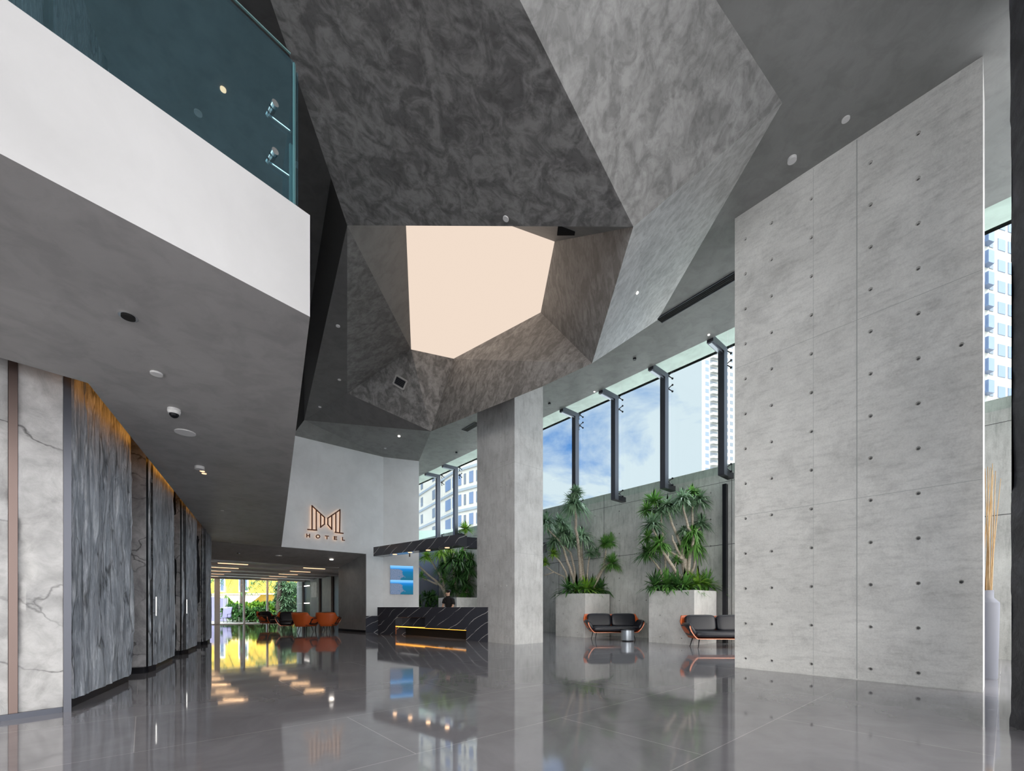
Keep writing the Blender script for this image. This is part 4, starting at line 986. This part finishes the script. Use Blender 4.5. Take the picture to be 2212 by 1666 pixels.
# lounge right wall panels (grey leaves between dark slots)
def yX(px, X=8.7): d = onGX(px, X); r = (px-HX)/F; return -.6546*r*d+.756*d
for (a_, b_, t_) in ((645,656,'narrow grey wall panel next to the garden window'), (674,692.5,'grey wall panel with a lighter square between two dark slots'), (700,719.5,'grey wall panel nearest the reveal wall')):
    o = empty('wall_panel', t_, 'wall panel', 'grey panels of the lounge side wall', loc=G(8.62,(yX(a_)+yX(b_))/2)); y0, y1 = sorted((yX(a_), yX(b_)))
    MB().prism([G(8.58,y0)-o.location, G(8.69,y0)-o.location, G(8.69,y1)-o.location, G(8.58,y1)-o.location], 0, 2.95).build('board', 'reveal_plaster', o)
    if a_ == 674: MB().prism([G(8.56,y0+.3)-o.location, G(8.58,y0+.3)-o.location, G(8.58,y1-.3)-o.location, G(8.56,y1-.3)-o.location], 1.75, 2.75).build('notice_board', 'pale_or_lit_stucco', o)
ns = empty('dark_niche', 'dark niche with two small white shelf lights in the lounge wall', 'shelf', loc=G(8.66, yX(665)))
for zz in (1.35, 2.55): MB().prism([G(8.6,yX(660))-ns.location, G(8.66,yX(660))-ns.location, G(8.66,yX(670))-ns.location, G(8.6,yX(670))-ns.location], zz, zz+.06).build('shelf_light', 'lamp_white', ns)
# garden front: mullions, transom sill, panes
YW = 32.6
def xw(px, Y=YW): d = onGY(px, Y); r = (px-HX)/F; return r*d*.756+.6546*d
mul = [(463,475,'window_frame'), (525,529.3,'window_frame'), (575.5,579.5,'window_frame')]
gw = empty('window_garden', kind='structure')
for a_, b_, n_ in mul: MB().gbox(xw(a_), xw(b_), YW-.08, YW+.08, 0, 2.95).build('mullion', 'white_paint', gw)
MB().gbox(1.5, 8.7, YW-.08, YW+.1, 0, .05).build('sill', 'white_paint', gw); MB().gbox(1.5, 8.7, YW-.1, YW+.1, 2.9, 3.5).build('head', 'grey_plaster', gw)
xs_ = [1.6, xw(469), xw(527), xw(577.5), 8.6]
for a_, b_ in zip(xs_, xs_[1:]): MB().gbox(a_+.03, b_-.03, YW-.01, YW+.01, .05, 2.9).build('pane', 'clear_glass', gw)

# ================================================================ receptionist
def person():
    ph = at(970, 16.35); H0 = 1.74
    o = empty('person', 'person in a black polo shirt looking down behind the reception desk', 'person', loc=V((ph.x, ph.y, 0)))
    # facing the camera-left and down
    o.rotation_euler = (0, 0, math.radians(-34))
    V_ = [(0,0,.95), (0,0,1.10), (0,-.01,1.25), (0,-.02,1.38), (0,-.03,1.46), (0,-.05,1.53), (0,-.075,1.60), (0,-.08,1.66),
          (.15,-.02,1.42), (.21,-.02,1.36), (.25,-.04,1.22), (.25,-.08,1.10), (.22,-.22,1.03), (.19,-.32,1.01),
          (-.15,-.02,1.42), (-.21,-.02,1.36), (-.25,-.04,1.22), (-.25,-.08,1.10), (-.20,-.22,1.03), (-.16,-.32,1.01),
          (.09,0,.90), (.10,.0,.5), (.10,.02,.08), (.10,-.12,.04), (-.09,0,.90), (-.10,0,.5), (-.10,.02,.08), (-.10,-.12,.04)]
    R_ = [.14,.125,.14,.13,.06,.052,.092,.086, .045,.048,.048,.042,.032,.034, .045,.048,.048,.042,.032,.034, .095,.06,.045,.04,.095,.06,.045,.04]
    E_ = [(0,1),(1,2),(2,3),(3,4),(4,5),(5,6),(6,7),(3,8),(8,9),(9,10),(10,11),(11,12),(12,13),(3,14),(14,15),(15,16),(16,17),(17,18),(18,19),(0,20),(20,21),(21,22),(22,23),(0,24),(24,25),(25,26),(26,27)]
    for s_, w_ in ((1, 13), (-1, 19)):
        bx, by, bz = V_[w_]
        for k, (ox, L2) in enumerate(((-.030,.07),(-.010,.08),(.010,.078),(.030,.06))):
            i_ = len(V_); V_ += [(bx+ox, by-.035, bz), (bx+ox*1.1, by-.035-L2*.55, bz-.004), (bx+ox*1.1, by-.035-L2, bz-.022)]; R_ += [.009,.0085,.007]; E_ += [(w_,i_),(i_,i_+1),(i_+1,i_+2)]
        i_ = len(V_); V_ += [(bx-s_*.045, by+.0, bz), (bx-s_*.07, by-.04, bz-.01)]; R_ += [.011,.009]; E_ += [(w_,i_),(i_,i_+1)]
    me = bpy.data.meshes.new('body'); me.from_pydata(V_, E_, []); me.materials.append(MATS['skin'])
    b = newobj('body', me, o); sk_ = b.modifiers.new('skin', 'SKIN'); me.skin_vertices.new() if not me.skin_vertices else None
    for i, r_ in enumerate(R_): me.skin_vertices[0].data[i].radius = (r_, r_*(.8 if i in (1,2,3,0) else 1))
    me.skin_vertices[0].data[0].use_root = True
    ss = b.modifiers.new('sub', 'SUBSURF'); ss.levels = 2; ss.render_levels = 2; sk_.use_smooth_shade = True
    f = MB(); f.cushion((0,-.165,1.625), (.013,.022,.022), .9, 6); f.build('nose', 'skin', b, True)
    f = MB()
    for s_ in (-1, 1): f.cushion((s_*.032,-.150,1.650), (.014,.008,.007), .9, 6)
    f.build('eyes', 'black_hair', b, True)
    MB().cushion((0,-.155,1.588), (.024,.008,.007), .9, 6).build('mouth', 'sign_bronze', b, True)
    f = MB()
    for s_ in (-1, 1): f.cushion((s_*.088,-.07,1.64), (.012,.02,.03), .9, 6)
    f.build('ears', 'skin', b, True)
    hr = MB(); hr.cushion((0,-.022,1.732), (.086,.098,.038), .8, 12); hr.cushion((0,.0,1.68), (.088,.060,.07), .8, 10); hr.build('hair', 'black_hair', o, True)
    sh_ = MB(); N = 20
    rings = []
    for z, rx, ry, cy in ((.92,.165,.125,0),(1.05,.155,.118,0),(1.2,.17,.125,-.005),(1.34,.195,.125,-.015),(1.42,.185,.11,-.02),(1.465,.12,.085,-.028),(1.49,.075,.07,-.035)):
        rings.append([(rx*math.cos(2*math.pi*k/N), cy+ry*math.sin(2*math.pi*k/N), z) for k in range(N)])
    sh_.tube_rings(rings)
    for s_ in (-1, 1): sh_.tube([(s_*.13,-.02,1.42), (s_*.205,-.02,1.375), (s_*.25,-.035,1.25), (s_*.255,-.045,1.20)], [.075,.078,.070,.068], 14)
    sh_.lathe([(.074,1.47),(.080,1.50),(.066,1.535)], (0,-.035,0), 16)
    sh_.build('polo_shirt', 'black_cloth', o, True)
    MB().cushion((-.07,-.142,1.33), (.012,.004,.02), .8, 6).build('name_badge', 'chrome', o)
    tr = MB()
    for s_ in (-1, 1): tr.tube([(s_*.085,0,.94), (s_*.10,0,.5), (s_*.10,.02,.06)], [.10,.075,.065], 14)
    tr.build('trousers', 'black_cloth', o, True)
person()

# ================================================================ outside: tower blocks
def tower(label, p0, p1, dep, H_, floors, cols, name='apartment_tower', fh=3.0, z0=0, wall='tower_white'):
    """facade from p0 to p1 (plan), depth dep behind it; cols: (u0, u1, kind)"""
    p0 = V((*p0,0)); p1 = V((*p1,0)); u = (p1-p0).normalized(); nb_ = V((-u.y, u.x, 0)); o = empty(name, label, 'building', loc=p0)
    dv = p0.normalized(); MB().prism([V((0,0,0)), p1-p0, p1-p0+dv*dep, dv*dep], -.6, H_).build('facade', wall, o)
    out = -nb_
    if name == 'office_block':
        for f_ in range(*floors):
            Lq = (p1-p0).length; MB().hexa([V((0,0,0)), u*Lq, u*Lq+out*.12, out*.12], [Z*.35, u*Lq+Z*.35, u*Lq+out*.12+Z*.35, out*.12+Z*.35]).build('floor_band', 'silver_drum', o).location = Z*(z0+f_*fh)
    protos = {}
    def proto(u0, u1, kind):
        W2 = u1-u0
        if kind == 'window':
            mb = MB().hexa([V((0,0,0)), u*W2, u*W2+out*.06, out*.06], [V((0,0,1.6)), u*W2+Z*1.6, u*W2+out*.06+Z*1.6, out*.06+Z*1.6]); mt = 'tower_glass'
        elif kind == 'dark':
            mb = MB().hexa([V((0,0,0)), u*W2, u*W2+out*.06, out*.06], [V((0,0,1.5)), u*W2+Z*1.5, u*W2+out*.06+Z*1.5, out*.06+Z*1.5]); mt = 'tower_dark'
        elif kind == 'bay':
            mb = MB().hexa([V((0,0,0)), u*W2, u*W2*.85+out*.8, u*W2*.1+out*.8], [V((0,0,1.7)), u*W2+Z*1.7, u*W2*.85+out*.8+Z*1.7, u*W2*.1+out*.8+Z*1.7]); mt = 'tower_glass'
        else:
            mb = MB(); mb.hexa([V((0,0,.1)), u*W2+Z*.1, u*W2+out*.05+Z*.1, out*.05+Z*.1], [V((0,0,2.2)), u*W2+Z*2.2, u*W2+out*.05+Z*2.2, out*.05+Z*2.2], 0)
            mb.hexa([V((-.2,0,-.35))+u*0, u*(W2+.2)-Z*.35, u*(W2*.85)+out*1.2-Z*.35, u*(W2*.15)+out*1.2-Z*.35], [V((-.2,0,.75)), u*(W2+.2)+Z*.75, u*(W2*.85)+out*1.2+Z*.75, u*(W2*.15)+out*1.2+Z*.75], 1)
            return mb.mesh('balcony', ['tower_dark', 'tower_white'])
        return mb.mesh('window', [mt])
    for (u0, u1, kind) in cols:
        me_ = proto(u0, u1, kind)
        for f_ in range(*floors):
            w_ = newobj('balcony' if kind == 'balcony' else 'window', me_, o); w_.location = u*u0+Z*(z0+f_*fh+.9)
    return o
d1 = 178.0
tower('slim white balcony tower in the sky beside the tall wall', at(1516,d1)[:2], at(1600,d1+6)[:2], 18, 135, (17,42), [(1.8,3.6,'window'),(4.2,8.0,'balcony'),(12.0,13.6,'dark'),(14.6,16.2,'dark')])
d2 = 60.0
tower('white apartment tower with blue bay windows seen in the narrow gap', at(2085,d2-2)[:2], at(2230,d2+1.5)[:2], 12, 75, (5,21), [(1.0,2.6,'bay'),(2.95,4.5,'bay'),(4.7,5.5,'dark'),(6.5,8.0,'window'),(8.6,9.6,'window')], fh=2.95)
tower('white office block with floor bands seen above the desk canopy', at(984,62)[:2], at(1050,58)[:2], 4.5, 45, (3,14), [(.35,1.25,'window'),(1.8,2.2,'dark'),(2.9,3.7,'window'),(4.3,4.7,'dark')], name='office_block', fh=2.95)
tower('bluish side wing of the office block beside the sign wall', at(884,80)[:2], at(982,62.2)[:2], 10, 42, (3,13), [(3,5,'window'),(6.5,7.5,'dark'),(12,13.2,'dark'),(17.5,19.5,'window'),(20.2,21.5,'window')], name='office_block', fh=2.95)
tag(MB().prism([at(880,31), at(984,30), at(984,30.3), at(880,31.3)], -.2, 6.6).build('garden_screen', 'pale_green_glass'), 'pale green glass screen below the office block', 'screen')

# ================================================================ outside: garden beyond the lounge
yb = empty('yellow_house', 'yellow rendered house beyond the palm trees', 'building', loc=at(440,48))
hb0, hb1 = at(380,50), at(612,47); hl = (hb1-hb0).length; hu = (hb1-hb0).normalized(); hn = V((-hu.y,hu.x,0))
MB().prism([hb0-yb.location, hb1-yb.location, hb1+hn*8-yb.location, hb0+hn*8-yb.location], -.6, 13).build('wall', 'yellow_render', yb)
for zz, nm in ((3.0,'lower'),(6.2,'upper'),(9.2,'top')):
    for s_ in (3.2, 6.3, 9.4):
        b0_ = hb0+hu*s_-hn*.05-yb.location; f_ = MB().obox(b0_+Z*(zz+.75), hu*.62, hn*.06, Z*.95).build('window_frame', 'white_paint', yb)
        g_ = MB()
        for q_ in (-.3,.3): g_.obox(b0_+hu*q_+Z*(zz+.75)-hn*.07, hu*.22, hn*.02, Z*.78)
        g_.build('panes', 'tower_glass', f_)
MB().obox((hb0+hb1)/2-yb.location+Z*2.55-hn*.5, hu*hl/2, hn*.5, Z*.06).build('ledge', 'cream_paint', yb)
aw = empty('white_awning', 'long white scalloped awning along the yellow house', 'awning', loc=(hb0+hb1)/2-hn*1.4)
MB().hexa([hu*-5+Z*1.55-hn*1.2, hu*5.6+Z*1.55-hn*1.2, hu*5.6+Z*2.35, hu*-5+Z*2.35], [hu*-5+Z*1.6-hn*1.2, hu*5.6+Z*1.6-hn*1.2, hu*5.6+Z*2.4, hu*-5+Z*2.4]).build('cloth', 'awning_cloth', aw)
rnd = random.Random(11)
def bush(name, label, px, d, W2, D2, H_, n, mat, R=.5, wid=.07, zb=0.0, cat='shrub', group=None):
    o = empty(name, label, cat, group, loc=at(px, d, zb)); mb = MB()
    for k in range(n):
        a_ = rnd.uniform(0,6.28); rr2 = math.sqrt(rnd.random()); z_ = rnd.random()**.8
        tuft(mb, V((math.cos(a_)*rr2*W2*(1-.4*z_*z_), math.sin(a_)*rr2*D2, .15+z_*H_)), R*rnd.uniform(.6,1), 16, .4, wid, .4)
    mb.build('foliage', mat, o); MB().tube([(0,0,0),(0,0,H_*.5)], .05, 6).build('stem', 'brown_bark', o); return o
gh = 'garden shrubs outside the lounge window'
bush('garden_shrub', 'dark low shrub outside the window left of the central mullion', 512, 32.5, 1.3, .6, 1.0, 60, 'leaf_dark', .4, group=gh)
bush('garden_shrub', 'large bright bush between the central mullion and leaning palm', 553, 33.5, 1.6, .8, 1.15, 90, 'leaf_bright', .45, group=gh)
bush('garden_shrub', 'dark ground planting under the bright bush', 553, 31.8, 1.6, .4, .75, 70, 'leaf_dark', .4, group=gh)
bush('garden_shrub', 'trimmed bright hedge below the awning left of the dark palm trunk', 497, 39, 2.4, .8, 1.25, 90, 'leaf_bright', .4, zb=0, group=gh)
bush('garden_shrub', 'small yellow-green tree crown beside the wide white mullion', 484, 36, .8, .6, 1.75, 60, 'leaf_bright', .35, zb=0, group=gh)
bush('garden_shrub', 'tall pale green bush right of the leaning palm', 626, 34.5, 1.4, .9, 2.9, 130, 'leaf_blue', .5, group=gh)
bush('garden_shrub', 'bright bush right behind the leaning palm', 594, 36, 1.2, .8, 1.2, 60, 'leaf_green', .5, group=gh)
bush('garden_shrub', 'bright distant hedge behind the pale bush', 640, 40, 2.4, .8, 2.6, 110, 'leaf_green', .55, group=gh)
bush('garden_shrub', 'dark hedge at the left end of the garden window', 455, 36, 2.2, .8, 1.1, 90, 'leaf_green', .5, group=gh)
def palm(label, px0, px1, d, H_, r0):
    o = empty('palm_tree', label, 'tree', 'palm trees outside the lounge window', loc=at(px0, d)); tp = at(px1, d, H_)-o.location
    pts = [V((0,0,0)).lerp(tp, k/8) for k in range(9)]; MB().tube(pts, [r0*(1.15-.35*k/8) for k in range(9)], 12).build('trunk', 'brown_bark', o, True)
    cr = MB()
    for k in range(15):
        a_ = k*6.283/15+rnd.uniform(-.1,.1); Lf = 2.6; prev = None
        for j in range(9):
            t_ = j/8; p_ = tp+V((math.cos(a_), math.sin(a_), 0))*Lf*t_+Z*(.9*t_-2.4*t_*t_)
            for s_ in (-1, 1):
                sd = V((-math.sin(a_), math.cos(a_), 0))*s_; q_ = p_+sd*.55*math.sin(.3+t_*2.4)-Z*.35
                cr.poly([p_, p_+V((math.cos(a_), math.sin(a_),0))*.09, q_])
        cr.tube([tp, tp+V((math.cos(a_), math.sin(a_), 0))*Lf*.5-Z*.15, tp+V((math.cos(a_), math.sin(a_), 0))*Lf-Z*1.5], [.03,.02,.01], 5)
    cr.build('fronds', 'leaf_dark', o); return o
palm('straight dark palm trunk just left of the central white mullion', 521.5, 522.5, 33.0, 3.9, .12)
palm('leaning thick palm trunk left of the pale bush', 600.5, 606.5, 33.6, 3.7, .20)
um = empty('garden_parasol', 'small white parasol over the terrace chairs', 'parasol', loc=at(503, 34.5))
MB().lathe([(1.15,1.02),(.8,1.14),(.4,1.24),(.02,1.30)], n=16).build('canopy', 'cream_paint', um); MB().tube([(0,0,0),(0,0,1.3)], .025, 8).build('pole', 'white_paint', um)
tc_ = empty('terrace_chair', 'lilac mesh terrace chair beside the wide white mullion', 'chair', loc=at(487, 30.5))
MB().obox((0,.2,.72), (.30,0,0), (0,.04,.02), (0,.08,.38)).build('backrest', 'lilac_fabric', tc_); MB().obox((0,-.05,.38), (.30,0,0), (0,.27,0), (0,0,.03)).build('seat', 'lilac_fabric', tc_)
for sx in (-1,1):
    MB().tube([(sx*.33,.25,1.0),(sx*.33,.1,.62),(sx*.34,-.3,.6),(sx*.34,-.32,0)], .02, 8).build('armrest', 'black_metal', tc_); MB().tube([(sx*.31,.2,.4),(sx*.33,.3,0)], .02, 8).build('leg', 'black_metal', tc_)
lb_ = empty('lilac_screen', 'tall lilac cloth screen behind the terrace chair', 'screen', loc=at(478, 33.5)); MB().obox((0,0,.9), (.42,0,0), (0,.03,0), (0,0,.9)).build('cloth', 'lilac_fabric', lb_)
MB().tube([(.5,0,0),(.5,0,1.85)], .03, 8).build('pole', 'white_paint', lb_)
lb2 = empty('lilac_screen', 'lilac cloth screen left of the wide white mullion', 'screen', loc=at(459, 33.5)); MB().obox((0,0,.95), (.3,0,0), (0,.03,0), (0,0,.95)).build('cloth', 'lilac_fabric', lb2)

# ================================================================ lamps
q = pz(716,1208,3.2); area('lamp', V((q[0], q[1], 2.9)), .2, 2, (1,.9,.8))
for k in range(5):
    for Xr in (6.35, 3.0):
        area('lamp', G(Xr, 22.07+2.45*k, 2.95), .9, 3, (1,.62,.32), sy=.12)
for px in (853, 886, 925, 966):
    q = ray(px, 1195, up(cA+cn*.16,3.22), cn); area('lamp', V((q.x,q.y,3.18)), .15, .7, (1,.62,.35))
